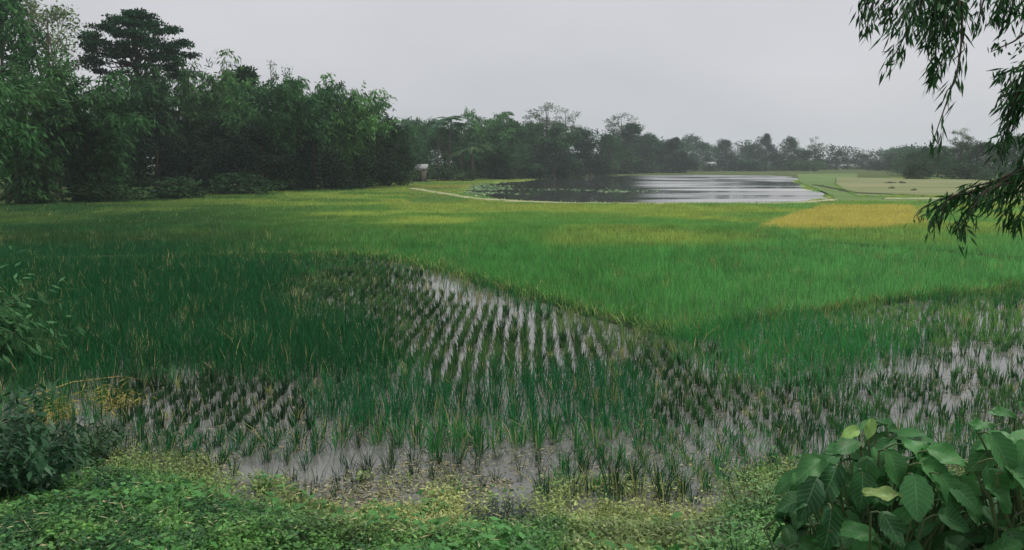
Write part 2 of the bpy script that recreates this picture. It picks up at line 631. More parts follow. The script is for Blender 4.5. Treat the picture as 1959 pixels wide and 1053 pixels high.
def back_colour(u, v, x, y):
    """colour of the big green field for every plant"""
    n = noise2(x, y, 5.0, 4)
    n2 = noise2(x * 0.6 + 40, y * 1.6, 7.0, 3)
    rr = sstep(250, 1000, u)
    col = DARK[None] * (1 - rr)[:, None] + pal(74, 138, 62)[None] * rr[:, None]
    r2 = sstep(1100, 1700, u)[:, None] * 0.7
    col = col * (1 - r2) + BRIGHT[None] * r2
    yl = sstep(495, 405, v + (n2 - 0.5) * 60) * (0.25 + 0.75 * sstep(200, 900, u))
    yl = np.clip(yl * (0.35 + 1.1 * sstep(0.38, 0.66, n)), 0, 1)
    band = np.exp(-((v - 470 + 0.02 * (u - 1150)) / 12.0) ** 2) * sstep(1000, 1080, u) * sstep(1500, 1400, u) * 0.6
    yl = np.clip(yl + band, 0, 1)[:, None]
    tgt = pal(138, 158, 68)[None]
    col = col * (1 - yl) + tgt * yl
    br = (np.clip(sstep(0.55, 0.75, n2) * sstep(360, 470, v), 0, 1) * 0.35 * sstep(1300, 500, u))[:, None]
    col = col * (1 - br) + pal(78, 86, 40)[None] * br
    og = (sstep(0.6, 0.75, n2) * sstep(425, 395, v) * sstep(700, 800, u) * sstep(1300, 1100, u) * 0.5)[:, None]
    col = col * (1 - og) + pal(176, 150, 70)[None] * og
    fine = noise2(x + 70, y * 0.8, 0.9, 3)
    col = col * (0.75 + 0.5 * fine)[:, None]
    sp = (R.rand(len(u)) < 0.02 + 0.07 * (noise2(x, y + 30, 3.0, 2) > 0.6))[:, None]
    return np.where(sp, pal(138, 148, 84)[None] * R.uniform(0.6, 1.1, (len(u), 1)), col)


def front_props(u, v, x, y):
    n = len(u)
    wu = u + (noise2(x, y, 1.1, 4) - 0.5) * 190 + R.normal(0, 22, n)
    wv = v + (noise2(x + 50, y, 1.1, 4) - 0.5) * 85 + R.normal(0, 11, n)
    d = np.full(n, 0.75)
    h = np.full(n, 0.36)
    b = np.full(n, 0.8)
    ca = np.repeat(MIDG[None], n, 0)
    cb = np.repeat(DARK[None], n, 0)
    for poly, dd, hh, bb, a, c in ZONES:
        k = inpoly(wu, wv, poly)
        d[k], h[k], b[k] = dd, hh, bb
        ca[k], cb[k] = a, c
    thin = sstep(0.28, 0.44, noise2(x + 60, y * 1.3 + 11, 1.5, 3))
    h = h * (0.8 + 0.2 * thin)
    odd = R.rand(n) < 0.03 + 0.12 * (noise2(x + 3, y + 8, 1.4, 3) > 0.62)
    ca[odd], cb[odd] = pal(120, 128, 76), pal(158, 158, 110)
    d[odd] *= 0.7
    h[odd] *= 0.75
    t = np.clip(noise2(x + 9, y, 0.5, 2) * 1.5 - 0.25 + R.normal(0, 0.32, n), 0, 1)[:, None]
    return d, h, b, ca * (1 - t) + cb * t


# bund line in photograph space decides which plants belong to the field beyond it
BX = np.array([-400, 0, 400, 640, 720, 860, 1000, 1150, 1295, 1400, 1500, 1640, 1800, 2050, 2400])
BV = np.array([505, 503, 497, 492, 489, 520, 561, 604, 642, 622, 606, 585, 567, 540, 505])


def tuft_geo(nbl, h, spread, colour, rs, wide=0.014):
    az = rs.uniform(0, 2 * math.pi, nbl)
    r = rs.uniform(0, spread, nbl)
    P = np.stack([np.cos(az) * r, np.sin(az) * r, np.full(nbl, -0.06)], -1)
    az2 = az + rs.normal(0, 0.6, nbl)
    hh = h * rs.uniform(0.45, 1.15, nbl) + 0.06
    V, F = blades(P, az2, np.where(rs.rand(nbl) < 0.2, rs.uniform(0.5, 1.0, nbl), rs.uniform(0.05, 0.4, nbl)), hh, rs.uniform(0.7, 1.2, nbl) * wide, rs.uniform(0, 6.28, nbl))
    col = colour[None] * rs.uniform(0.6, 1.4, (nbl, 1))
    col[rs.rand(nbl) < 0.07] = pal(146, 142, 90)
    return V, F, np.repeat(col, 5, 0)


# candidate plants in rows
sx, sy = 0.235, 0.165
gx, gy = np.meshgrid(np.arange(-30, 30, sx), np.arange(7.4, 41.5, sy))
gx = (gx + 0.035 * gy * 0).ravel()
gy = gy.ravel()
gx = gx + 0.10 * np.sin(gy * 0.35) + R.normal(0, 0.026, gx.shape)
gy = gy + R.normal(0, 0.03, gy.shape)
uu, vv = proj(np.stack([gx, gy, np.zeros_like(gx)], -1))
keep = (uu > -120) & (uu < PW + 120) & (vv < 1090) & (gy > toe(gx) + 0.15)
gx, gy, uu, vv = gx[keep], gy[keep], uu[keep], vv[keep]
front = vv > np.interp(uu, BX, BV) + 3
dn, hh, bb, cc = front_props(uu, vv, gx, gy)
bc = back_colour(uu, vv, gx, gy) * R.uniform(0.75, 1.25, (len(gx), 1))
dn = np.where(front, dn, 0.97)
hh = np.where(front, hh, 0.40)
bb = np.where(front, bb, 0.9)
cc = np.where(front[:, None], cc, bc)
patch = noise2(gx, gy, 0.45, 2)
ok = R.rand(len(gx)) < np.clip(dn + (patch - 0.5) * 0.5 * (dn < 0.9), 0.02, 1)
gx, gy, uu, vv, hh, bb, cc, front = [a[ok] for a in (gx, gy, uu, vv, hh, bb, cc, front)]
hh = hh * (0.7 + 0.5 * noise2(gx, gy, 1.1, 2) + R.normal(0, 0.06, len(gx)))

inframe = (uu > 5) & (uu < PW - 5) & (vv < 1045) & ~((uu > 1480) & (vv > 830))
order = np.argsort(np.where(inframe, gy, 1e6))[:300]
sel = np.zeros(len(gx), bool)
sel[order] = True
# prototypes for the nearest 300 (each a thing of its own)
TP = {}
for kind, (nb, col, wd) in {'lush': (17, pal(30, 92, 50), 0.015), 'thin': (13, pal(38, 70, 42), 0.012), 'dry': (8, pal(112, 112, 70), 0.011), 'bright': (13, pal(50, 112, 54), 0.014)}.items():
    for k in range(4):
        m = MB()
        m.add(*tuft_geo(int(nb * 1.25), 0.42, 0.09, col, np.random.RandomState(100 + k + len(kind) * 7), wd))
        TP[kind, k] = m.mesh('rice_tuft', M_GRASS)
TLAB = {'lush': 'lush dark green rice tuft in the front rows of the muddy paddy',
        'thin': 'thin dark dull green rice tuft standing in open muddy water along the front',
        'dry': 'pale dry olive rice tuft in the muddy water along the front',
        'bright': 'fresh mid green rice tuft in the front rows of the muddy paddy'}
TGRP = {'lush': 'lush rice tufts at the front of the paddy', 'thin': 'thin rice tufts in the open front water',
        'dry': 'dry stubble tufts in the front water', 'bright': 'fresh green rice tufts at the front'}
for i in order:
    c = cc[i]
    kind = 'lush' if (bb[i] > 0.8 and c[1] < 0.14) else 'bright' if bb[i] > 0.8 else 'dry' if c[0] > 0.16 else 'thin'
    o = link('rice_tuft', TP[kind, R.randint(4)])
    s = hh[i] / 0.42
    o.location = (gx[i], gy[i], 0)
    o.rotation_euler = (0, 0, R.uniform(0, 6.28))
    o.scale = (0.4 + 0.6 * s, 0.4 + 0.6 * s, s)
    tag(o, TLAB[kind], 'rice plant', TGRP[kind])

rest = np.where(~sel)[0]
m = MB()
nb = np.where(gy[rest] < 16, 15, np.where(gy[rest] < 26, 12, 9)) * bb[rest]
nb = np.maximum(3, nb.astype(int))
idx = np.repeat(rest, nb)
n = len(idx)
az = R.uniform(0, 2 * math.pi, n)
r = R.uniform(0, 1, n) * np.where(hh[idx] > 0.31, 0.15, 0.045)
P = np.stack([gx[idx] + np.cos(az) * r, gy[idx] + np.sin(az) * r, np.full(n, -0.05)], -1)
wd = 0.011 + 0.00035 * np.maximum(gy[idx] - 10, 0)
bent = np.where((R.rand(n) < 0.10) & front[idx] & (hh[idx] > 0.31), R.uniform(0.6, 1.1, n), R.uniform(0.05, 0.40, n))
V, F = blades(P, az + R.normal(0, 0.6, n), bent, hh[idx] * R.uniform(0.6, 1.12, n) + 0.05, wd * R.uniform(0.7, 1.2, n) * np.where(hh[idx] > 0.31, 1.0, 1.35), R.uniform(0, 6.28, n))
col = cc[idx] * R.uniform(0.6, 1.4, (n, 1))
col[(R.rand(n) < 0.022) & front[idx]] = pal(150, 146, 92)
m.add(V, F, np.repeat(col, 5, 0))
tag(m.build('rice_plants', M_GRASS), 'rice plants filling the flooded paddy beyond its front rows', 'rice', kind='stuff')

# the big field beyond: 41 m to the trees
n = 190000
yy = np.sqrt(R.uniform(40.5 ** 2, 175.0 ** 2, n) * 0 + (40.5 + (175 - 40.5) * R.rand(n) ** 1.7) ** 2)
xx = R.uniform(-0.66, 0.66, n) * yy
u2, v2 = proj(np.stack([xx, yy, np.zeros(n)], -1))
treeline = np.interp(u2, [-100, 0, 400, 780, 900, 1200, 1530, 2100], [398, 396, 374, 352, 343, 335, 332, 334])
yel = inpoly(u2, v2, YEL_PX)
tan = inpoly(u2, v2, TAN_PX)
grn = inpoly(u2, v2, GRN_PX)
k = (v2 > treeline) & ~inpoly(xx, yy, POND) & ~(tan & (R.rand(n) < 0.85)) & ~(grn & (R.rand(n) < 0.5))
near_pond = (v2 < 396) & (u2 > 780) & (u2 < 1600)
xx, yy, u2, v2, yel, tan, grn, near_pond = [a[k] for a in (xx, yy, u2, v2, yel, tan, grn, near_pond)]
col = back_colour(u2, v2, xx, yy)
ymix = np.clip(noise2(xx, yy, 2.5, 3) * 1.5 - 0.3 + R.normal(0, 0.2, len(xx)), 0, 1)[:, None]
col[yel] = (RIPE[None] * (1 - 0.4 * ymix) + pal(130, 140, 64)[None] * 0.4 * ymix)[yel]
col[tan] = pal(178, 172, 118)
col[grn] = pal(112, 148, 80)
n = len(xx)
hgt = 0.36 * (0.7 + 0.6 * noise2(xx, yy, 2.0, 2)) * np.where(tan, 0.4, 1) * np.where(near_pond | grn, 0.45, 1)
idx = np.repeat(np.arange(n), 3)
nn = len(idx)
P = np.stack([xx[idx] + R.normal(0, 0.12, nn), yy[idx] + R.normal(0, 0.12, nn), np.full(nn, -0.02)], -1)
V, F = blades1(P, R.uniform(0, 6.28, nn), R.uniform(0.1, 0.7, nn), hgt[idx] * R.uniform(0.7, 1.15, nn), 0.05 + 0.0011 * yy[idx], R.normal(0, 0.7, nn))
m = MB()
m.add(V, F, np.repeat(col[idx] * R.uniform(0.8, 1.2, (nn, 1)), 3, 0))
tag(m.build('field_grass', M_GRASS), 'green rice and grass covering the wide field up to the trees', 'grass', kind='stuff')

# weeds along the bunds
m = MB()
for Q, wdt, cA, cB, per in ((QBL, 0.55, pal(132, 152, 72), pal(84, 126, 54), 60), (QBR, 0.4, pal(130, 138, 60), pal(80, 114, 46), 34), (QB3, 0.5, pal(130, 140, 66), pal(80, 110, 50), 30), (QB4, 0.4, pal(60, 96, 44), pal(34, 84, 40), 30), (QB5, 0.8, pal(150, 156, 84), pal(110, 134, 60), 26), (QB6, 0.6, pal(120, 136, 64), pal(70, 104, 46), 22),
                              (QP[::1], 0.9, pal(170, 172, 110), pal(120, 150, 80), 3)):
    idx = np.repeat(np.arange(len(Q)), per)
    n = len(idx)
    P = np.concatenate([Q[idx] + R.normal(0, wdt * 0.5, (n, 2)), np.full((n, 1), 0.03)], 1)
    t = R.rand(n, 1)
    dd = np.linalg.norm(P, axis=1)
    V, F = blades(P, R.uniform(0, 6.28, n), R.uniform(0.3, 1.0, n), R.uniform(0.10, 0.30, n), 0.010 + 0.0006 * dd, R.uniform(0, 6.28, n))
    m.add(V, F, np.repeat(cA[None] * t + cB[None] * (1 - t), 5, 0))
tag(m.build('bund_weeds', M_WEED), 'yellowish weeds growing along the low paddy bunds', 'weeds', kind='stuff')

# dead straw and scum lying on the shallow water
m = MB()
n = 120000
yy = 7.5 + 18 * R.rand(n) ** 1.6
xx = R.uniform(-0.64, 0.64, n) * yy
u3, v3 = proj(np.stack([xx, yy, np.zeros(n)], -1))
cl = noise2(xx, yy, 0.8, 3)
pr = 0.30 * (cl > 0.47) + 0.75 * inpoly(u3, v3, [(560, 885), (850, 880), (1000, 930), (1040, 1010), (700, 1010), (480, 950)]) * (cl > 0.38) \
    + 0.6 * inpoly(u3, v3, [(180, 830), (400, 830), (520, 890), (480, 960), (250, 900)]) * (cl > 0.4)
k = (R.rand(n) < pr) & (yy > toe(xx) - 0.4)
xx, yy = xx[k], yy[k]
n = len(xx)
az = R.uniform(0, 6.28, n)
P = np.stack([xx, yy, np.maximum(ground_z(xx, yy), 0.0) + R.uniform(0.003, 0.02, n)], -1)
D = np.stack([np.cos(az), np.sin(az), R.normal(0, 0.08, n)], -1)
V, F = leaves(P, D, np.tile([[0.0, 0.0, 1.0]], (n, 1)) + R.normal(0, 0.25, (n, 3)), R.uniform(0.02, 0.10, n), R.uniform(0.006, 0.024, n))
t = R.rand(n, 1) ** 1.3
col = pal(176, 166, 128)[None] * t + pal(104, 106, 66)[None] * (1 - t)
col[R.rand(n) < 0.3] = pal(50, 54, 34)
m.add(V, F, np.repeat(col, 4, 0))
tag(m.build('floating_straw', M_WEED), 'pale dead straw and leaves lying on the shallow mud', 'straw', kind='stuff')

# floating water plants at the near-left end of the pond
m = MB()
n = 16000
u4 = R.uniform(790, 1350, n)
v4 = R.uniform(344, 391, n)
P = gp(u4, v4)
nn_ = noise2(P[:, 0], P[:, 1], 10.0, 3)
edge = sstep(1010, 880, u4) + 0.9 * np.exp(-((v4 - 366 - 0.006 * (u4 - 1000)) / 3.0) ** 2) * sstep(1330, 1000, u4) * sstep(900, 960, u4)
k = R.rand(n) < edge * (nn_ > 0.40)
P = P[k]
n = len(P)
P[:, 2] = 0.0
az = R.uniform(0, 6.28, n)
D = np.stack([np.cos(az), np.sin(az), R.uniform(0.02, 0.25, n)], -1)
V, F = leaves(P, D, np.tile([[0, 0, 1.0]], (n, 1)) + R.normal(0, 0.2, (n, 3)), R.uniform(0.3, 0.6, n), R.uniform(0.2, 0.4, n))
t = R.rand(n, 1)
m.add(V, F, np.repeat(pal(120, 152, 96)[None] * t + pal(76, 112, 66)[None] * (1 - t), 4, 0))
tag(m.build('water_plants', M_WEED), 'pale green floating water plants at the near end of the pond', 'water plants', kind='stuff')


# ------------------------------------------------------------------ trees
def crown_leaves(m, centres, radii, per, Ln, Wd, ca, cb, rs, flat=1.0, droop=0.3, fill=0.55):
    centres = np.asarray(centres, float)
    radii = np.asarray(radii, float)
    idx = np.repeat(np.arange(len(centres)), per)
    n = len(idx)
    d = norm(rs.normal(0, 1, (n, 3)))
    rr = rs.uniform(fill, 1.0, (n, 1)) ** 0.8 * (1 + rs.normal(0, 0.12, (n, 1)))
    off = d * rr * radii[idx][:, None]
    off[:, 2] *= flat
    P = centres[idx] + off
    D = norm(d * 0.7 + rs.normal(0, 0.7, (n, 3)) + np.array([[0, 0, -droop]]))
    N = norm(d * 0.6 + np.array([[0, 0, 0.6]]) + rs.normal(0, 0.55, (n, 3)))
    V, F = leaves(P, D, N, Ln * rs.uniform(0.6, 1.3, n), Wd * rs.uniform(0.6, 1.3, n))
    t = np.clip(rs.rand(len(centres))[idx] * 0.8 + rs.normal(0.1, 0.2, n), 0, 1)[:, None]
    m.add(V, F, np.repeat(ca[None] * (1 - t) + cb[None] * t, 4, 0))


def limbs(m, base_pts, targets, r0, rs, sides=5):
    for tgt in targets:
        b = base_pts[rs.randint(len(base_pts))]
        b = np.asarray(b, float)
        tgt = np.asarray(tgt, float)
        mid = (b + tgt) / 2 + np.array([rs.normal(0, 0.2), rs.normal(0, 0.2), -0.12 * np.linalg.norm(tgt - b)])
        m.add(*tube([b, mid, tgt], [r0, r0 * 0.6, r0 * 0.2], sides))


def proto(name, trunk, crown, crown_name='crown', trunk_name='trunk'):
    """two shared meshes that make up one kind of tree"""
    return (name, trunk.mesh(trunk_name, M_BARK if trunk_name != 'culms' else M_CULM, True), crown.mesh(crown_name, M_TREE), trunk_name, crown_name)


def make_broadleaf(seed, H=14, Wd=9, ca=pal(18, 48, 26), cb=pal(56, 96, 50), nclump=46, per=210, leaf=0.42, low=0.04):
    rs = np.random.RandomState(seed)
    tr, cr = MB(), MB()
    cs, rr = [], []
    for i in range(nclump):
        t = rs.rand() ** 0.85
        z = H * (low + (0.97 - low) * t)
        prof = math.sin(math.pi * (0.30 + 0.67 * t)) ** 0.9
        a = rs.uniform(0, 6.28)
        q = Wd / 2 * prof * rs.uniform(0.35, 0.95)
        lean = 0.10 * Wd * math.sin(seed * 1.7 + t * 4.0)
        cs.append((q * math.cos(a) + lean, q * math.sin(a) + 0.6 * lean, z + rs.normal(0, 0.03 * H)))
        rr.append(rs.uniform(0.09, 0.19) * Wd * (1.2 - 0.5 * t))
    crown_leaves(cr, cs, rr, per, leaf, leaf * 0.55, ca, cb, rs, 0.95)
    sp = [(0, 0, -0.4), (0.1, 0.05, H * 0.2), (-0.1, 0.1, H * 0.45), (0.1, 0, H * 0.8)]
    tr.add(*tube(sp, [H * 0.022, H * 0.016, H * 0.011, H * 0.003], 7))
    limbs(tr, [(0.1, 0.05, H * 0.2), (0, 0.1, H * 0.35), (-0.1, 0.1, H * 0.45)], cs[::2], H * 0.006, rs)
    return proto('broadleaf_tree', tr, cr)


def make_sparse(seed, H=16, Wd=8, ca=pal(40, 62, 40), cb=pal(96, 116, 84), nclump=26, per=75, leaf=0.34, low=0.45):
    rs = np.random.RandomState(seed)
    tr, cr = MB(), MB()
    cs, rr = [], []
    for i in range(nclump):
        t = rs.rand()
        z = H * (low + (0.98 - low) * t)
        a = rs.uniform(0, 6.28)
        q = Wd / 2 * math.sqrt(max(0.05, 1 - (2 * t - 0.85) ** 2 * 0.75)) * rs.uniform(0.3, 1)
        cs.append((q * math.cos(a), q * math.sin(a), z))
        rr.append(rs.uniform(0.09, 0.15) * Wd)
    crown_leaves(cr, cs, rr, per, leaf, leaf * 0.5, ca, cb, rs, 0.8, fill=0.2)
    tr.add(*tube([(0, 0, -0.4), (0.15, 0, H * 0.3), (-0.1, 0.1, H * 0.55), (0.1, 0, H * 0.9)], [H * 0.016, H * 0.013, H * 0.009, H * 0.002], 7))
    limbs(tr, [(0.1, 0, H * 0.35), (0, 0.1, H * 0.48), (-0.1, 0.1, H * 0.55), (0, 0.05, H * 0.7)], cs, H * 0.0045, rs)
    return proto('open_tree', tr, cr)


def make_layered(seed, H=20, Wd=11.5):
    rs = np.random.RandomState(seed)
    tr, cr = MB(), MB()
    cs, rr = [], []
    # flat pads of leaves on a dome
    for ring, (z, q, k) in enumerate([(0.985, 0.10, 4), (0.95, 0.42, 7), (0.90, 0.68, 9), (0.845, 0.90, 11), (0.79, 0.98, 10), (0.73, 0.86, 9), (0.67, 0.80, 7), (0.86, 0.35, 6), (0.77, 0.5, 7), (0.92, 0.2, 5), (0.81, 0.7, 6)]):
        for j in range(k):
            a = 6.28 * (j + rs.uniform(-0.35, 0.35)) / k
            qq = q * Wd / 2 * rs.uniform(0.82, 1.04)
            cs.append((qq * math.cos(a), qq * math.sin(a), H * (z + rs.normal(0, 0.008))))
            rr.append(rs.uniform(0.085, 0.125) * Wd)
    crown_leaves(cr, cs, rr, 210, 0.36, 0.2, pal(12, 44, 26), pal(32, 76, 42), rs, 0.22, 0.15, 0.1)
    tr.add(*tube([(0, 0, -0.4), (0.2, 0, H * 0.25), (-0.1, 0.1, H * 0.5), (0.15, 0, H * 0.72), (0, 0, H * 0.93)], [0.42, 0.34, 0.28, 0.2, 0.05], 8))
    limbs(tr, [(0.0, 0.1, H * 0.5), (0.05, 0, H * 0.6), (0.1, 0, H * 0.7), (0.1, 0, H * 0.78)], cs, 0.1, rs)
    return proto('layered_tree', tr, cr)


def make_bamboo(seed, H=13, Wd=9, culms=24, ca=pal(16, 46, 24), cb=pal(78, 126, 64), leaf=0.55, dens=60, per=10):
    rs = np.random.RandomState(seed)
    tr, cr = MB(), MB()
    for c in range(culms):
        a = rs.uniform(0, 6.28)
        r0 = rs.uniform(0, 0.9)
        h = H * rs.uniform(0.62, 1.0)
        reach = Wd / 2 * rs.uniform(0.35, 1.0)
        t = np.linspace(0, 1, 14)
        out_ = r0 + reach * t ** 2.3
        z = h * (1.06 * t - 0.10 * t ** 2 - 0.16 * (reach / (Wd / 2)) * t ** 5)
        pts = np.stack([np.cos(a) * out_, np.sin(a) * out_, z - 0.3], -1)
        tr.add(*tube(pts, 0.05 * (1 - t * 0.85), 5))
        n = dens
        tt = 0.06 + 0.94 * rs.rand(n) ** 0.8
        Q = np.stack([np.interp(tt, t, pts[:, k]) for k in range(3)], -1)
        idx = np.repeat(np.arange(n), per)
        br = norm(rs.normal(0, 1, (n, 3)) * np.array([[1, 1, 0.35]]) + np.array([[math.cos(a), math.sin(a), 0.1]]) * 0.4)
        ln = rs.uniform(0.5, 1.5, n)
        s = rs.rand(len(idx))
        P = Q[idx] + br[idx] * (ln[idx] * s)[:, None] + np.array([[0, 0, -1.0]]) * (0.35 * ln[idx] * s ** 2)[:, None] + rs.normal(0, 0.10, (len(idx), 3))
        D = norm(br[idx] * 0.7 + rs.normal(0, 0.45, (len(idx), 3)) + np.array([[0, 0, -0.75]]))
        N = norm(np.array([[0, 0, 1.0]]) + rs.normal(0, 0.55, (len(idx), 3)))
        V, F = leaves(P, D, N, leaf * rs.uniform(0.6, 1.25, len(idx)), leaf * 0.24 * rs.uniform(0.7, 1.3, len(idx)))
        ct = np.clip(rs.rand() * 0.5 + rs.rand(n)[idx] * 0.5 + rs.normal(0, 0.12, len(idx)), 0, 1)[:, None]
        cr.add(V, F, np.repeat(ca[None] * (1 - ct) + cb[None] * ct, 4, 0))
    return proto('bamboo_clump', tr, cr, 'foliage', 'culms')


def make_palm(seed, H=11, fronds=15, fl=2.6, ca=pal(24, 56, 36), cb=pal(56, 92, 56), stem=0.10, name='betel_palm', up=0.9):
    rs = np.random.RandomState(seed)
    tr, cr = MB(), MB()
    lean = rs.normal(0, 0.25, 2)
    top = np.array([lean[0], lean[1], H])
    tr.add(*tube([(0, 0, -0.3), (lean[0] * 0.3, lean[1] * 0.3, H * 0.5), top], [stem * 1.3, stem, stem * 0.8], 7))
    for f in range(fronds):
        a = 6.28 * f / fronds + rs.uniform(-0.2, 0.2)
        el = rs.uniform(0.1, 1.25) * up
        L_ = fl * rs.uniform(0.8, 1.1)
        t = np.linspace(0, 1, 16)
        hor = L_ * (t * math.cos(el) + 0.12 * t ** 2)
        z = L_ * (t * math.sin(el) - 0.62 * t ** 2.2)
        pts = top + np.stack([np.cos(a) * hor, np.sin(a) * hor, z], -1)
        cr.add(*tube(pts, 0.03 * (1 - 0.8 * t), 4), ca)
        s = np.repeat(np.linspace(0.12, 1, 30), 2)
        P = np.stack([np.interp(s, t, pts[:, k]) for k in range(3)], -1)
        T = norm(np.gradient(pts, axis=0))
        TT = norm(np.stack([np.interp(s, t, T[:, k]) for k in range(3)], -1))
        sd = np.cross(TT, np.array([[0, 0, 1.0]]))
        sg = np.tile([1.0, -1.0], 30)[:, None]
        D = norm(sd * sg + TT * 0.6 + np.array([[0, 0, -0.35]]) + rs.normal(0, 0.1, (60, 3)))
        V, F = leaves(P, D, np.tile([[0, 0, 1.0]], (60, 1)) + 0.3 * TT, 0.62 * np.sin(math.pi * (0.12 + 0.8 * s)) ** 0.7, 0.10)
        tt = np.clip(rs.rand() + rs.normal(0, 0.1, (60, 1)), 0, 1)
        cr.add(V, F, np.repeat(ca[None] * (1 - tt) + cb[None] * tt, 4, 0))
    return proto(name, tr, cr)


def make_bush(seed, H=3.0, Wd=4.5, ca=pal(16, 40, 24), cb=pal(44, 74, 40), leaf=0.32, nclump=16, per=120, name='bush'):
    rs = np.random.RandomState(seed)
    tr, cr = MB(), MB()
    cs, rr = [], []
    for i in range(nclump):
        a = rs.uniform(0, 6.28)
        q = Wd / 2 * math.sqrt(rs.rand()) * 0.85
        zz = H * rs.uniform(0.15, 0.85) * (1 - 0.45 * (q / (Wd / 2)) ** 2)
        cs.append((q * math.cos(a), q * math.sin(a), zz))
        rr.append(rs.uniform(0.14, 0.2) * Wd)
    crown_leaves(cr, cs, rr, per, leaf, leaf * 0.45, ca, cb, rs, 0.8)
    for c in cs[:8]:
        tr.add(*tube([(c[0] * 0.15, c[1] * 0.15, -0.2), (c[0] * 0.6, c[1] * 0.6, c[2] * 0.6), c], [0.05, 0.035, 0.01], 5))
    return proto(name, tr, cr, 'foliage', 'stems')


PB = {
    'bam': [make_bamboo(11), make_bamboo(12, 13, 8, 22, pal(12, 38, 22), pal(58, 104, 54)), make_bamboo(13, 13, 10, 26, pal(14, 42, 24), pal(66, 112, 60))],
    'bamlight': [make_bamboo(14, 13, 9, 24, pal(22, 58, 28), pal(92, 140, 68))],
    'broad': [make_broadleaf(21), make_broadleaf(22, 14, 8, pal(18, 44, 28), pal(42, 70, 42)), make_broadleaf(23, 14, 10, pal(22, 50, 30), pal(58, 88, 52))],
    'green': [make_broadleaf(24, 14, 9, pal(22, 58, 28), pal(58, 104, 50), leaf=0.38)],
    'tall': [make_broadleaf(26, 14, 12, pal(18, 46, 28), pal(52, 88, 48), 64, 170), make_broadleaf(27, 14, 11, pal(20, 44, 28), pal(46, 78, 44), 60, 170),
             make_broadleaf(28, 14, 13, pal(20, 50, 30), pal(60, 94, 52), 70, 160), make_broadleaf(29, 14, 10.5, pal(16, 40, 26), pal(42, 72, 42), 54, 180)],
    'round': [make_broadleaf(25, 12, 11, pal(12, 32, 22), pal(30, 54, 34), 40, 170, 0.4, 0.05)],
    'sparse': [make_sparse(31), make_sparse(32, 16, 7.0, pal(44, 62, 42), pal(84, 104, 74))],
    'pale': [make_sparse(33, 18, 9.0, pal(70, 96, 58), pal(136, 156, 112), 30, 110, 0.36, 0.5)],
    'layer': [make_layered(41)],
    'palm': [make_palm(51), make_palm(52, 11, 14, 2.4)],
    'date': [make_palm(53, 4.5, 20, 3.2, pal(26, 54, 32), pal(66, 96, 56), 0.2, 'bushy_palm', 0.8)],
    'bush': [make_bush(61), make_bush(62, 3, 5, pal(22, 50, 28), pal(60, 88, 48))],
    'weedclump': [make_bush(63, 0.6, 1.6, pal(14, 26, 16), pal(30, 44, 24), 0.18, 9, 40, 'weed_clump')],
}
CAT = {'tall': 'tree', 'bam': 'bamboo', 'bamlight': 'bamboo', 'broad': 'tree', 'green': 'tree', 'round': 'tree', 'sparse': 'tree', 'pale': 'tree', 'layer': 'tree', 'palm': 'palm', 'date': 'palm',
       'bush': 'bush', 'weedclump': 'weeds'}
NUSE = {}


def extent(me):
    co = np.empty(len(me.vertices) * 3, np.float32)
    me.vertices.foreach_get('co', co)
    co = co.reshape(-1, 3)
    return np.percentile(co[:, 2], 99.7), np.percentile(np.hypot(co[:, 0], co[:, 1]), 98) * 2


EXT = {k: [extent(p[2]) for p in v] for k, v in PB.items()}


def plant(kind, u, vbase, vtop, wpx, label, group, d=None, dep=None):
    """tree whose foot shows at (u, vbase), whose top is at vtop and which is wpx wide"""
    d = d or gd(vbase)
    b = dp(u, HORIZ, d)
    z0 = float(ground_z(b[0], d))
    ztop = dp(u, vtop, d)[2]
    H = ztop - z0
    k = NUSE.get(kind, 0)
    NUSE[kind] = k + 1
    name, tm, cm, tn, cn = PB[kind][k % len(PB[kind])]
    ph0, pw0 = EXT[kind][k % len(PB[kind])]
    wm = wpx / FPX * d
    o = empty(name, (b[0], d, z0), random.uniform(0, 6.28), (wm / pw0, wm / pw0 * (dep or 1), H / ph0))
    link(tn, tm, o)
    link(cn, cm, o)
    tag(o, label, CAT[kind], group)
    return o


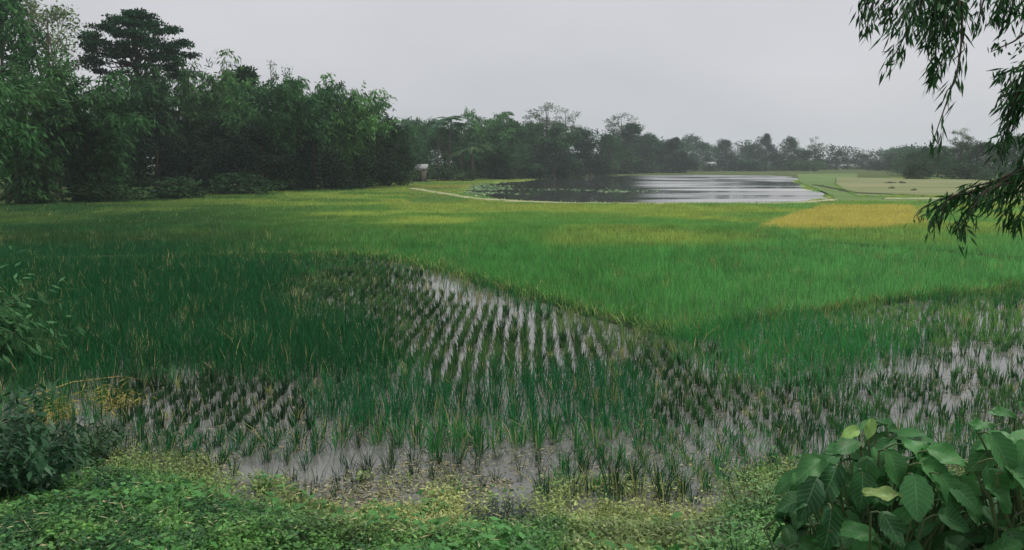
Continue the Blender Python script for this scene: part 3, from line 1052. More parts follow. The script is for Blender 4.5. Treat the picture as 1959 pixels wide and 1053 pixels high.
G1, G2, G3, G4 = 'trees and bamboo of the dark grove on the left', 'trees beyond the near end of the pond', 'hazy trees on the far shore', 'trees at the far right edge of the fields'
TREES = [
    # kind, u, vbase, vtop, width, label, group, distance
    ('green', 20, 400, -60, 250, 'bright green leafy tree cut by the left edge, tallest of the grove', G1, 76),
    ('pale', 108, 390, -4, 200, 'pale open tree with sky showing through, left of the flat-topped tree', G1, 92),
    ('layer', 274, 378, 22, 205, 'tall dark flat-topped tree with layered crown rising above the left grove', G1, 96),
    ('bam', 60, 396, 130, 270, 'drooping bamboo under the bright green tree near the left edge', G1, None),
    ('bam', 175, 390, 150, 240, 'dark bamboo below the gap between pale tree and flat-topped tree', G1, None),
    ('round', 130, 393, 235, 210, 'low dark rounded tree at the foot of the grove beneath the pale tree', G1, 84),
    ('bam', 240, 384, 158, 220, 'dark bamboo in front of the flat-topped tree trunk', G1, 88),
    ('round', 300, 384, 205, 200, 'low dark tree hiding the base of the flat-topped tree', G1, 90),
    ('bam', 335, 378, 132, 190, 'bamboo right under the right side of the flat-topped tree crown', G1, 96),
    ('bamlight', 405, 376, 112, 170, 'lighter green bamboo standing right beside the flat-topped tree', G1, 104),
    ('broad', 455, 372, 128, 180, 'mid green leafy tree between light bamboo and spiky-topped tree', G1, 108),
    ('round', 400, 376, 230, 220, 'low black-green tree at the foot of the light bamboo', G1, 94),
    ('sparse', 525, 368, 118, 90, 'thin tree whose spiky top sticks out of the grove outline', G1, 116),
    ('bam', 520, 369, 150, 190, 'broad dark bamboo under the spiky-topped tree', G1, None),
    ('bam', 585, 366, 162, 160, 'bamboo with loose top right of the spiky-topped tree', G1, None),
    ('bamlight', 640, 364, 158, 160, 'brightest green bamboo near the right end of the grove', G1, None),
    ('bam', 690, 362, 178, 150, 'bamboo with wispy leaning tips at the sloping right end of grove', G1, None),
    ('broad', 738, 359, 226, 110, 'small leafy tree on the right end of the dark grove', G1, None),
    ('round', 500, 371, 245, 220, 'low dark tree at the grove foot below the broad bamboo', G1, None),
    ('round', 600, 367, 250, 200, 'low dark tree at the grove foot below the loose-topped bamboo', G1, None),
    ('round', 695, 362, 255, 190, 'low dark tree at the grove foot beside its right corner', G1, None),
    ('bush', 330, 384, 340, 160, 'low dark bush on the field edge below the flat-topped tree', G1, None),
    ('bush', 200, 390, 345, 170, 'low dark bush on the field edge below the left bamboo', G1, None),
    ('bush', 460, 376, 330, 150, 'low dark bush on the field edge at the middle of the grove', G1, None),
    ('bush', 755, 358, 318, 90, 'small dark bush at the right corner of the grove', G1, None),
    ('bam', 768, 356, 236, 120, 'short bamboo sloping down at the very end of the dark grove', G1, 146),
    # middle group
    ('bam', 790, 346, 227, 125, 'bamboo just right of the dark grove behind the tin-roofed hut', G2, 215),
    ('palm', 838, 347, 232, 70, 'feathery palm standing left of the taller feathery palms', G2, 165),
    ('palm', 858, 347, 222, 80, 'tall feathery palm behind the bushy palm', G2, 170),
    ('palm', 882, 346, 234, 70, 'feathery palm between the tall palm and the leafy row', G2, 172),
    ('green', 850, 347, 245, 145, 'green leafy tree below the feathery palms', G2, 175),
    ('date', 905, 346, 272, 95, 'bushy palm with arching fronds near the pond end', G2, None),
    ('bam', 925, 344, 215, 125, 'bamboo with ragged top behind the bushy palm', G2, 185),
    ('palm', 968, 342, 214, 36, 'slender palm whose dark tuft stands alone above the trees', G2, 200),
    ('green', 975, 342, 235, 125, 'green leafy tree around the slender palm stem', G2, 195),
    ('bam', 960, 344, 275, 130, 'low bamboo drooping over the left end of the pond', G2, 165),
    ('sparse', 1045, 340, 197, 95, 'tall open pale tree, higher of the neighbouring pair above the pond', G2, 215),
    ('sparse', 1082, 340, 208, 77, 'open pale tree, lower right one of the pair above the pond', G2, 220),
    ('bam', 1030, 341, 235, 135, 'bamboo at the feet of the two open pale trees', G2, 200),
    ('round', 1060, 342, 272, 140, 'dark low tree on the pond shore under the open pair', G2, 180),
    ('tall', 1105, 340, 245, 105, 'leafy tree right of the open pale pair', G2, 210),
    ('round', 1130, 340, 266, 100, 'dark rounded tree leaning over the pond shore', G2, 200),
    ('bush', 1000, 343, 312, 110, 'low bush on the pond shore below the slender palm', G2, None),
    ('bush', 860, 347, 315, 110, 'low bush at the near pond end below the feathery palms', G2, None),
    ('green', 1168, 337, 257, 85, 'pale green tree between the dark rounded tree and tall hazy tree', G2, 245),
    ('sparse', 1188, 336, 217, 85, 'tall hazy tree with open top over the middle of pond', G2, 270),
    ('tall', 1205, 336, 235, 105, 'hazy leafy tree under the tall open-topped hazy tree', G2, 265),
    ('bush', 1190, 337, 298, 100, 'hazy pale bush on the shore right of the dark rounded tree', G2, 240),
    ('tall', 1235, 335, 257, 85, 'hazy tree stepping down toward the far shore', G2, 280),
    ('bush', 930, 345, 305, 120, 'low bush behind the bushy palm on the pond shore', G2, 178),
    ('bush', 1075, 341, 300, 120, 'low bush at the water under the open pale pair', G2, 188),
    ('bush', 1130, 339, 300, 110, 'low bush at the water below the dark rounded tree', G2, 205),
    ('bush', 1235, 336, 300, 90, 'low hazy bush at the water where the trees step down', G2, 262),
    ('bam', 890, 346, 240, 135, 'bamboo filling in behind the feathery palms', G2, 200),
    ('bam', 1000, 342, 231, 115, 'bamboo just right of the slender palm', G2, 210),
    # far shore
    ('tall', 1288, 333, 264, 80, 'blue-grey tree standing out at the left of the far shore', G3, 275),
    ('round', 1300, 333, 290, 80, 'dark blue-grey low tree at water edge on far shore', G3, 265),
    ('tall', 1345, 332, 272, 70, 'faint tree behind the far white-roofed hut', G3, 360),
    ('tall', 1388, 332, 267, 70, 'faint tree right of the far white-roofed hut', G3, 370),
    ('round', 1395, 332, 298, 110, 'low blue-grey tree on far shore by the white-roofed hut', G3, 330),
    ('tall', 1428, 331, 276, 70, 'faint tree left of the highest far-shore tree', G3, 375),
    ('tall', 1466, 331, 257, 62, 'highest rounded faint tree of the far shore', G3, 370),
    ('tall', 1513, 331, 262, 62, 'faint tree right of the highest far-shore tree', G3, 372),
    ('round', 1480, 331, 295, 120, 'low blue-grey tree on far shore below the highest one', G3, 335),
    ('bush', 1340, 332, 305, 90, 'low far bush at the water left of the white-roofed hut', G3, 318),
    ('bush', 1440, 331, 304, 110, 'low far bush at the water under the far-shore trees', G3, 322),
    ('bush', 1530, 331, 304, 100, 'low far bush at the water under the narrow tree', G3, 325),
    ('sparse', 1558, 331, 262, 44, 'narrow faint tree ending the high part of far shore', G3, 365),
    ('tall', 1540, 331, 288, 80, 'low faint tree beside the narrow far-shore tree', G3, 360),
    ('round', 1600, 331, 290, 90, 'low blue hazy tree just past the narrow far-shore tree', G3, 385),
    ('round', 1650, 331, 296, 80, 'lowest blue hazy tree in the dip of the skyline', G3, 395),
    ('round', 1700, 332, 294, 80, 'blue-grey tree left of the dark right-hand trees', G3, 330),
    # right
    ('tall', 1745, 337, 288, 80, 'dark tree at the left end of right-hand trees', G4, 215),
    ('green', 1795, 341, 280, 80, 'green tree behind the hanging leaf strand', G4, 190),
    ('tall', 1770, 340, 282, 80, 'dark tree behind the tip of the hanging strand', G4, 205),
    ('sparse', 1838, 342, 246, 62, 'open round-topped tree standing highest of right-hand trees', G4, 190),
    ('tall', 1835, 342, 272, 90, 'leafy tree around the stem of the open round-topped tree', G4, 195),
    ('tall', 1885, 343, 272, 100, 'dark leafy tree right of the open round-topped tree', G4, 180),
    ('tall', 1940, 344, 258, 110, 'dark tree cut by the right edge behind hanging branches', G4, 175),
    ('bush', 1850, 344, 310, 110, 'bush at the edge of the tan field under right-hand trees', G4, None),
    ('bush', 1930, 347, 312, 120, 'bush by the right edge bordering the tan field', G4, None),
    ('bush', 1757, 344, 308, 60, 'dark bush at the left end of the tan field border', G4, None),
    # weeds on the tan field
    ('weedclump', 1704, 352, 347, 26, 'long dark weed clump on the tan field, left of two in line', None, None),
    ('weedclump', 1729, 352.5, 346, 14, 'short dark weed clump on the tan field, right of two in line', None, None),
    ('weedclump', 1708, 363, 356, 13, 'dark weed clump nearer on the tan field below the long one', None, None),
    ('weedclump', 1751, 367, 360, 12, 'nearest dark weed clump on the tan field, under the dark bush', None, None),
]
def far_woods():
    rs = np.random.RandomState(77)
    U = [-120, 400, 700, 800, 1150, 1240, 1330, 1700, 1760, 2120]
    Dd = [104, 128, 165, 240, 255, 315, 405, 425, 265, 225]
    Vt = [250, 225, 262, 240, 258, 266, 270, 292, 286, 275]
    P = np.array([dp(u, HORIZ, d)[:2] for u, d in zip(U, Dd)])
    seg = np.linalg.norm(np.diff(P, axis=0), axis=1)
    s = np.concatenate([[0], np.cumsum(seg)])
    cs, rr = [], []
    for q in np.arange(0, s[-1], 2.2):
        x, y = np.interp(q, s, P[:, 0]), np.interp(q, s, P[:, 1])
        u = np.interp(q, s, U)
        h = dp(u, np.interp(u, U, Vt), y)[2] * (0.75 + 0.5 * noise2(q, 0.0, 7.0, 2))
        for z in (0.12, 0.4, 0.68, 0.9):
            cs.append((x + rs.normal(0, 1.0), y + rs.normal(0, 2.0), h * z))
            rr.append(rs.uniform(1.8, 2.7))
    m = MB()
    crown_leaves(m, cs, rr, 75, 0.8, 0.5, pal(24, 54, 36), pal(58, 92, 60), rs, 0.9, 0.3, 0.2)
    tag(m.build('far_woods', M_TREE), 'continuous dark wood behind the trees that can be told apart', 'woods', kind='stuff')


far_woods()
for kind, u, vb, vt, wpx, lab, grp, d in TREES:
    plant(kind, u, vb, vt, wpx, lab, grp, d)


# ------------------------------------------------------------------ huts
def box(m, x0, x1, y0, y1, z0, z1):
    V = [(x, y, z) for z in (z0, z1) for x, y in ((x0, y0), (x1, y0), (x1, y1), (x0, y1))]
    m.add(V, np.array([[3, 2, 1, 0], [4, 5, 6, 7], [0, 1, 5, 4], [1, 2, 6, 5], [2, 3, 7, 6], [3, 0, 4, 7]]))


def hut(u, v, wpx, label, d, zfix=None):
    b = dp(u, HORIZ, d)
    o = empty('hut', (b[0], d, float(ground_z(b[0], d))))
    W = wpx / FPX * d
    D, H, E = W * 0.7, 2.3, 0.35
    m = MB()
    box(m, -W / 2, W / 2, -D / 2, D / 2, -0.2, H)
    m.build('wall', M_WALL, o)
    m = MB()
    rz = H + W * 0.26
    for s in (-1, 1):
        V = [(-W / 2 - E, s * (D / 2 + E), H - 0.15), (W / 2 + E, s * (D / 2 + E), H - 0.15), (W / 2 + E, 0, rz), (-W / 2 - E, 0, rz)]
        V += [(x, y, z + 0.06) for x, y, z in V]
        m.add(V, np.array([[0, 1, 2, 3], [7, 6, 5, 4], [0, 4, 5, 1], [1, 5, 6, 2], [3, 7, 4, 0]]))
    m.build('roof', M_TIN, o)
    m = MB()
    box(m, -0.45, 0.45, -D / 2 - 0.04, -D / 2 - 0.003, 0, 1.9)
    m.build('door', M_DOOR, o)
    return tag(o, label, 'hut')


hut(802, 346, 26, 'small hut with pale tin roof half hidden at the right end of the dark grove', 148)
hut(1358, 332, 20, 'tiny white-roofed hut among the hazy trees on the far shore', 322)


# ------------------------------------------------------------------ near bamboo at the left edge
def near_bamboo(name, loc, seed, H, Wd, culms, label, leaf=0.24, dens=60, per=9, ca=pal(24, 66, 36), cb=pal(70, 112, 66)):
    nm, tm, cm, tn, cn = make_bamboo(seed, H, Wd, culms, ca, cb, leaf, dens, per)
    o = empty('bamboo_clump', (loc[0], loc[1], float(ground_z(loc[0], loc[1]))))
    link(tn, tm, o)
    link(cn, cm, o)
    return tag(o, label, 'bamboo', 'near bamboo at the left edge of the paddy')


near_bamboo('bamboo_clump', (-14.4, 19.5), 71, 7.8, 6.6, 24, 'near bamboo clump whose pale leaf tips reach in at the left edge above the field')
near_bamboo('bamboo_clump', (-9.7, 12.6), 72, 1.9, 4.4, 18, 'closest bamboo clump arching in at the left edge above the yellow dry plant')


# ------------------------------------------------------------------ foreground plants
def weeds_cover():
    """creeping plants on the bank"""
    m = MB()
    n = 105000
    yy = 3.2 + 7.6 * R.rand(n)
    xx = R.uniform(-0.66, 0.66, n) * (yy + 0.3)
    T = toe(xx)
    u, v = proj(np.stack([xx, yy, ground_z(xx, yy)], -1))
    nz = noise2(xx, yy, 0.5, 3)
    edge = sstep(0.65, -0.5, yy - T + (nz - 0.5) * 1.8)
    # thin out where mud and dark bush show in the middle
    mid = sstep(860, 900, u) * sstep(1060, 1010, u) * sstep(1100, 960, v)
    gap = noise2(xx + 5, yy + 2, 0.28, 2)
    k = R.rand(n) < edge * (1 - 0.75 * mid) * (0.25 + 0.75 * sstep(0.3, 0.5, gap))
    xx, yy, u, v, nz, T = xx[k], yy[k], u[k], v[k], nz[k], T[k]
    n = len(xx)
    hmax = 0.10 + 0.22 * noise2(xx + 20, yy, 0.6, 2) * sstep(0.0, -1.2, yy - T)
    per = 4
    idx = np.repeat(np.arange(n), per)
    nn = len(idx)
    zz = ground_z(xx, yy)
    hgt = hmax[idx] * R.rand(nn) ** 0.6
    P = np.stack([xx[idx] + R.normal(0, 0.035, nn), yy[idx] + R.normal(0, 0.035, nn), np.maximum(zz[idx], -0.01) + hgt], -1)
    az = R.uniform(0, 6.28, nn)
    D = np.stack([np.cos(az), np.sin(az), R.normal(0.1, 0.4, nn)], -1)
    N = np.array([[0, 0, 1.0]]) + R.normal(0, 0.4, (nn, 3))
    V, F = leaves(P, D, N, R.uniform(0.024, 0.062, nn), R.uniform(0.012, 0.034, nn))
    g, y_, dk = pal(86, 136, 56), pal(150, 158, 92), pal(34, 78, 40)
    t = np.clip(noise2(xx, yy, 0.3, 4) * 2.4 - 0.75 + R.normal(0, 0.18, n), 0, 1)[:, None]
    col = dk[None] * (1 - t) + g[None] * t
    ye = (np.exp(-((u - 800) / 150) ** 2) * sstep(930, 985, v) * sstep(1075, 1020, v) * 0.95 + 0.35 * sstep(1050, 1120, u) * sstep(1420, 1330, u)
          + 0.5 * sstep(-0.7, 0.0, yy - T))
    ye = np.clip(ye * (0.5 + nz), 0, 0.95)[:, None]
    col = col * (1 - ye) + y_[None] * ye
    c = col[idx] * R.uniform(0.4, 1.45, (nn, 1))
    m.add(V, F, np.repeat(c, 4, 0))
    # a few grass stalks
    k2 = R.choice(n, 14000, False)
    Pq = np.stack([xx[k2], yy[k2], np.maximum(zz[k2], -0.01)], -1)
    V, F = blades(Pq, R.uniform(0, 6.28, len(k2)), R.uniform(0.2, 0.9, len(k2)), R.uniform(0.10, 0.42, len(k2)) * (0.4 + 0.9 * noise2(xx[k2], yy[k2], 0.5, 2)), R.uniform(0.005, 0.010, len(k2)), R.uniform(0, 6.28, len(k2)))
    m.add(V, F, np.repeat(col[k2], 5, 0))
    # a second, broader-leaved weed in patches
    k3 = np.where((noise2(xx + 31, yy, 0.7, 2) > 0.56) & (R.rand(n) < 0.22))[0]
    q = len(k3)
    az = R.uniform(0, 6.28, q)
    P = np.stack([xx[k3], yy[k3], np.maximum(zz[k3], -0.01) + hmax[k3] * R.uniform(0.7, 1.25, q)], -1)
    V, F = leaves(P, np.stack([np.cos(az), np.sin(az), R.normal(0, 0.35, q)], -1), np.array([[0, 0, 1.0]]) + R.normal(0, 0.4, (q, 3)), R.uniform(0.06, 0.12, q), R.uniform(0.03, 0.06, q))
    m.add(V, F, np.repeat(pal(60, 112, 50)[None] * R.uniform(0.6, 1.4, (q, 1)), 4, 0))
    # dead bits among the green
    k4 = R.choice(n, 5000, False)
    az = R.uniform(0, 6.28, 5000)
    P = np.stack([xx[k4], yy[k4], np.maximum(zz[k4], -0.01) + hmax[k4] * R.uniform(0.5, 1.1, 5000)], -1)
    V, F = leaves(P, np.stack([np.cos(az), np.sin(az), R.normal(0, 0.3, 5000)], -1), np.array([[0, 0, 1.0]]) + R.normal(0, 0.4, (5000, 3)), R.uniform(0.03, 0.12, 5000), R.uniform(0.006, 0.015, 5000))
    m.add(V, F, np.repeat(pal(168, 164, 118)[None] * R.uniform(0.5, 1.2, (5000, 1)), 4, 0))
    tag(m.build('creeping_weeds', M_WEED), 'small-leaved green weeds covering the near bank', 'weeds', kind='stuff')


weeds_cover()


def small_bush(name, u, v, d, wd, ht, n, ca, cb, leaf, asp, label, droop=0.4, seed=1, zb=None, cat='bush', upw=0.0):
    rs = np.random.RandomState(seed)
    P0 = dp(u, v, d)
    zb = float(ground_z(P0[0], P0[1])) if zb is None else zb
    o = empty(name, (P0[0], P0[1], zb))
    st, fo = MB(), MB()
    ns = 26
    for k in range(ns):
        a = rs.uniform(0, 6.28)
        rr = wd / 2 * math.sqrt(rs.rand())
        h = ht * (0.55 + 0.45 * rs.rand()) * (1 - 0.35 * (rr / (wd / 2)) ** 2)
        t = np.linspace(0, 1, 7)
        pts = np.stack([np.cos(a) * rr * (0.25 + 0.75 * t), np.sin(a) * rr * (0.25 + 0.75 * t), h * (1.15 * t - 0.15 * t ** 3) - 0.03], -1)
        st.add(*tube(pts, 0.007 * (1 - 0.7 * t), 4))
        q = n // ns
        s = 0.2 + 0.8 * rs.rand(q)
        Q = np.stack([np.interp(s, t, pts[:, j]) for j in range(3)], -1) + rs.normal(0, wd * 0.045, (q, 3))
        az = rs.uniform(0, 6.28, q)
        D = np.stack([np.cos(az), np.sin(az), rs.normal(-droop + upw, 0.35, q)], -1)
        N = np.array([[0, 0, 1.0]]) + rs.normal(0, 0.35, (q, 3))
        V, F = leaves(Q, D, N, leaf * rs.uniform(0.6, 1.2, q), leaf * asp * rs.uniform(0.7, 1.2, q))
        tt = np.clip(rs.rand() * 0.6 + rs.rand(q, 1) * 0.5, 0, 1)
        fo.add(V, F, np.repeat(ca[None] * (1 - tt) + cb[None] * tt, 4, 0))
    st.build('stems', M_CULM, o)
    fo.build('foliage', M_WEED, o)
    return tag(o, label, cat)


small_bush('bush', 30, 930, 7.4, 1.6, 1.15, 2600, pal(14, 46, 28), pal(44, 86, 52), 0.13, 0.32, 'dark blue-green narrow-leaved bush cut by the left edge', 0.55, 5)
small_bush('bush', 130, 860, 8.9, 1.3, 0.65, 1500, pal(18, 50, 30), pal(60, 94, 52), 0.11, 0.34, 'lower dull green bush right behind the left-edge bush', 0.5, 6)
small_bush('dry_plant', 160, 770, 11.2, 1.7, 0.27, 1700, pal(76, 82, 34), pal(158, 144, 62), 0.15, 0.10, 'dry orange-yellow plant slumped at the left of the paddy', 0.2, 7, cat='plant')
small_bush('bush', 950, 1040, 7.1, 0.8, 0.42, 1300, pal(26, 44, 36), pal(66, 86, 70), 0.05, 0.45, 'small dark grey-green bush at the bottom middle on the bank', 0.3, 8)
small_bush('bush', 1420, 1040, 5.4, 0.8, 0.62, 2600, pal(40, 96, 44), pal(104, 150, 76), 0.045, 0.5, 'small-leaved bright green bush left of the big-leaved shrub', 0.1, 9)
small_bush('bush', 1440, 930, 7.4, 1.0, 0.6, 1500, pal(40, 90, 46), pal(110, 150, 84), 0.06, 0.3, 'light green spindly bush leaning over the mud behind small-leaved bush', 0.1, 10)

# yellow stalk running out of the dry plant
m = MB()
m.add(*tube([gp(70, 772) + [0, 0, 0.12], gp(140, 752) + [0, 0, 0.16], gp(230, 738) + [0, 0, 0.14], gp(285, 733) + [0, 0, 0.04]], [0.014, 0.012, 0.01, 0.004], 5))
tag(m.build('fallen_stalk', noise_mat('straw', [(0.3, 0.24, 0.08), (0.42, 0.34, 0.14)], 4.0, 0.8, 0.1)), 'long dry yellow stalk lying across the dry plant', 'stalk')


# ---- big-leaved shrub
def leaf_mat():
    m, nt, o = new_mat('big_leaf')
    N, L = nt.nodes.new, nt.links.new
    at = N('ShaderNodeAttribute')
    at.attribute_name = 'Col'
    uv = N('ShaderNodeUVMap')
    uv.uv_map = 'leaf'
    sep = N('ShaderNodeSeparateXYZ')
    L(uv.outputs['UV'], sep.inputs[0])

    def math_(op, a, b=None):
        n = N('ShaderNodeMath')
        n.operation = op
        for i, x in enumerate((a, b)):
            if x is None:
                continue
            if isinstance(x, (int, float)):
                n.inputs[i].default_value = x
            else:
                L(x, n.inputs[i])
        return n.outputs[0]
    s = math_('ABSOLUTE', sep.outputs['X'])
    ph = math_('SUBTRACT', math_('MULTIPLY', sep.outputs['Y'], 8.0), math_('MULTIPLY', s, 1.9))
    fr = math_('ABSOLUTE', math_('SUBTRACT', math_('FRACT', ph), 0.5))
    v1 = math_('LESS_THAN', fr, 0.055)
    v2 = math_('LESS_THAN', s, 0.045)
    vein = math_('MULTIPLY', math_('MAXIMUM', v1, v2), 0.55)
    nz = N('ShaderNodeTexNoise')
    nz.inputs['Scale'].default_value = 14
    tc = N('ShaderNodeTexCoord')
    L(tc.outputs['Object'], nz.inputs['Vector'])
    mr = N('ShaderNodeMapRange')
    mr.inputs['To Min'].default_value = 0.7
    mr.inputs['To Max'].default_value = 1.3
    L(nz.outputs['Fac'], mr.inputs['Value'])
    hs = N('ShaderNodeHueSaturation')
    L(mr.outputs['Result'], hs.inputs['Value'])
    L(at.outputs['Color'], hs.inputs['Color'])
    mx = N('ShaderNodeMix')
    mx.data_type = 'RGBA'
    L(vein, mx.inputs['Factor'])
    L(hs.outputs['Color'], mx.inputs[6])
    mx.inputs[7].default_value = (0.16, 0.30, 0.14, 1)
    n2 = N('ShaderNodeTexNoise')
    n2.inputs['Scale'].default_value = 42
    n2.inputs['Detail'].default_value = 3
    L(tc.outputs['Object'], n2.inputs['Vector'])
    sp = N('ShaderNodeMapRange')
    sp.inputs['From Min'].default_value = 0.64
    sp.inputs['From Max'].default_value = 0.72
    sp.inputs['To Max'].default_value = 0.7
    L(n2.outputs['Fac'], sp.inputs['Value'])
    mb = N('ShaderNodeMix')
    mb.data_type = 'RGBA'
    L(sp.outputs['Result'], mb.inputs['Factor'])
    L(mx.outputs[2], mb.inputs[6])
    mb.inputs[7].default_value = (0.13, 0.11, 0.035, 1)
    mx = mb
    b = N('ShaderNodeBsdfPrincipled')
    b.inputs['Roughness'].default_value = 0.5
    b.inputs['Specular IOR Level'].default_value = 0.28
    L(mx.outputs[2], b.inputs['Base Color'])
    t = N('ShaderNodeBsdfTranslucent')
    L(mx.outputs[2], t.inputs['Color'])
    ms = N('ShaderNodeMixShader')
    ms.inputs['Fac'].default_value = 0.22
    L(b.outputs[0], ms.inputs[1])
    L(t.outputs[0], ms.inputs[2])
    L(ms.outputs[0], o.inputs['Surface'])
    return m


M_BIG = leaf_mat()
M_STEM = noise_mat('shrub_stem', [(0.06, 0.11, 0.04), (0.13, 0.17, 0.08)], 12, 0.7, 0.2)


def big_leaf(P, D, N, Ln, Wd, rs, droop=0.35):
    """one ovate veined leaf: verts, faces, uv"""
    D = D / np.linalg.norm(D)
    S = np.cross(D, N)
    S = S / np.linalg.norm(S)
    U = np.cross(S, D)
    nt_, ns_ = 15, 7
    t = np.linspace(0, 1, nt_)
    s = np.linspace(-1, 1, ns_)
    Tt, Ss = np.meshgrid(t, s, indexing='ij')
    wdt = Wd / 2 * (np.sin(math.pi * np.clip(Tt, 0, 1) ** 0.72) ** 0.75) * (1 - 0.25 * Tt ** 3)
    wdt = wdt * (1 + 0.04 * np.sin(Tt * 46 + rs.uniform(0, 6)))
    fold = rs.uniform(0.12, 0.4)
    wave = rs.uniform(-0.05, 0.12)
    zz = np.abs(Ss) ** 1.4 * wdt * fold - droop * Ln * Tt ** 2 * 0.9 + 0.016 * Ln * np.cos(6.283 * (Tt * 8 - np.abs(Ss) * 1.9)) \
        + wave * Ln * np.sin(Tt * 9 + Ss * 2 + rs.uniform(0, 6)) * np.abs(Ss)
    back = -0.10 * Ln * np.abs(Ss) * (Tt < 0.12)
    V = P + D * (Tt * Ln + back)[..., None] + S * (Ss * wdt)[..., None] + U * zz[..., None]
    i = np.arange(nt_ - 1)[:, None] * ns_
    j = np.arange(ns_ - 1)[None]
    F = np.stack([i + j, i + j + 1, i + ns_ + j + 1, i + ns_ + j], -1).reshape(-1, 4)
    return V.reshape(-1, 3), F, np.stack([Ss, Tt], -1).reshape(-1, 2)


def set_uv(me, uv):
    lay = me.uv_layers.new(name='leaf')
    li = np.empty(len(me.loops), np.int32)
    me.loops.foreach_get('vertex_index', li)
    lay.data.foreach_set('uv', uv[li].astype(np.float32).ravel())


def big_shrub(name, base_px, d, spec, nfill, fill_box, label, seed, special=None):
    """spec: hand-placed leaves (u, v, distance, length, width, heading deg in the picture, face tilt, colour)"""
    rs = np.random.RandomState(seed)
    B = dp(*base_px, d)
    B[2] = float(ground_z(B[0], B[1]))
    o = empty(name, tuple(B))
    fo, st = MB(), MB()
    UV = []
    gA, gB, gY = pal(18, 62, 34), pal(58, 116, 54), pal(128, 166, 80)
    tips = []

    def put(P, D, N, Ln, Wd, col, droop=0.3, m=fo, uvl=UV):
        V, F, uv = big_leaf(P, D, N, Ln, Wd, rs, droop)
        m.add(V - B, F, col)
        uvl.append(uv)
        # petiole back to the stem
        back = P - D / np.linalg.norm(D) * Ln * 0.35 + np.array([0, 0.03, -0.05])
        st.add(*tube(np.array([back, (P + back) / 2 + [0, 0, 0.008], P]) - B, [0.0045, 0.0035, 0.003], 5))
        tips.append(back)
    for u, v, dd, Ln, Wd, hd, tilt, ct, dr in spec:
        Ln, Wd = Ln * 0.76, Wd * 0.76
        P = dp(u, v, dd)
        a = rad(hd)
        D = np.array([math.cos(a), -0.35 + rs.normal(0, 0.15), math.sin(a)])
        N = np.array([rs.normal(0, 0.15), -math.cos(rad(tilt)), math.sin(rad(tilt))])
        col = (gA * (1 - ct) + gB * ct) if ct <= 1 else gY
        put(P, D, N, Ln, Wd, col * rs.uniform(0.85, 1.15), dr)
    x0, x1, y0, y1, z0, z1 = fill_box
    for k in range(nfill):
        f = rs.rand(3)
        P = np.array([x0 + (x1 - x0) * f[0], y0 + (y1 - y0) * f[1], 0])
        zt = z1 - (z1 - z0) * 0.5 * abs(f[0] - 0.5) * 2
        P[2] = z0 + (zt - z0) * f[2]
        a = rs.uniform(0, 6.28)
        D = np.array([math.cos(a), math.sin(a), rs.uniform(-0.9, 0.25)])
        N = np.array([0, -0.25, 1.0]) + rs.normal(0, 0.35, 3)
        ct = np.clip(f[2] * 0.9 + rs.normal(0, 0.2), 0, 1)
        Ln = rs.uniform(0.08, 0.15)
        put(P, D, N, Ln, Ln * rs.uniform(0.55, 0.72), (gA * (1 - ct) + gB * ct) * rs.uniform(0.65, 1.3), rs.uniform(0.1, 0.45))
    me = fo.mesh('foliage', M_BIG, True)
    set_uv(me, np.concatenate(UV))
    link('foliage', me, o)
    tip_arr = np.array(tips)
    # main stems rising through the leaves
    for k in range(9):
        tgt = tip_arr[rs.randint(len(tip_arr))] - B
        pts = np.array([[rs.normal(0, 0.05), rs.normal(0, 0.05), -0.05], tgt * 0.5 + [0, 0, 0.08], tgt])
        st.add(*tube(pts, [0.009, 0.007, 0.004], 6))
    for tp in tip_arr:
        tgt = tp - B
        root = np.array([tgt[0] * 0.55, tgt[1] * 0.55, max(0.0, tgt[2] - rs.uniform(0.2, 0.4))])
        st.add(*tube([root, (root + tgt) / 2 + rs.normal(0, 0.012, 3), tgt], [0.0055, 0.0045, 0.0035], 5))
    st.build('stems', M_STEM, o, True)
    if special:
        m2, u2 = MB(), []
        u, v, dd, Ln, Wd, hd, tilt = special
        P = dp(u, v, dd)
        a = rad(hd)
        put(P, np.array([math.cos(a), -0.2, math.sin(a)]), np.array([0, -math.cos(rad(tilt)), math.sin(rad(tilt))]), Ln, Wd, pal(112, 136, 70), 0.1, m2, u2)
        me = m2.mesh('yellow_leaf', M_BIG, True)
        set_uv(me, np.concatenate(u2))
        tag(link('yellow_leaf', me, o), 'yellowing leaf at the heart of the shrub')
    return tag(o, label, 'shrub')


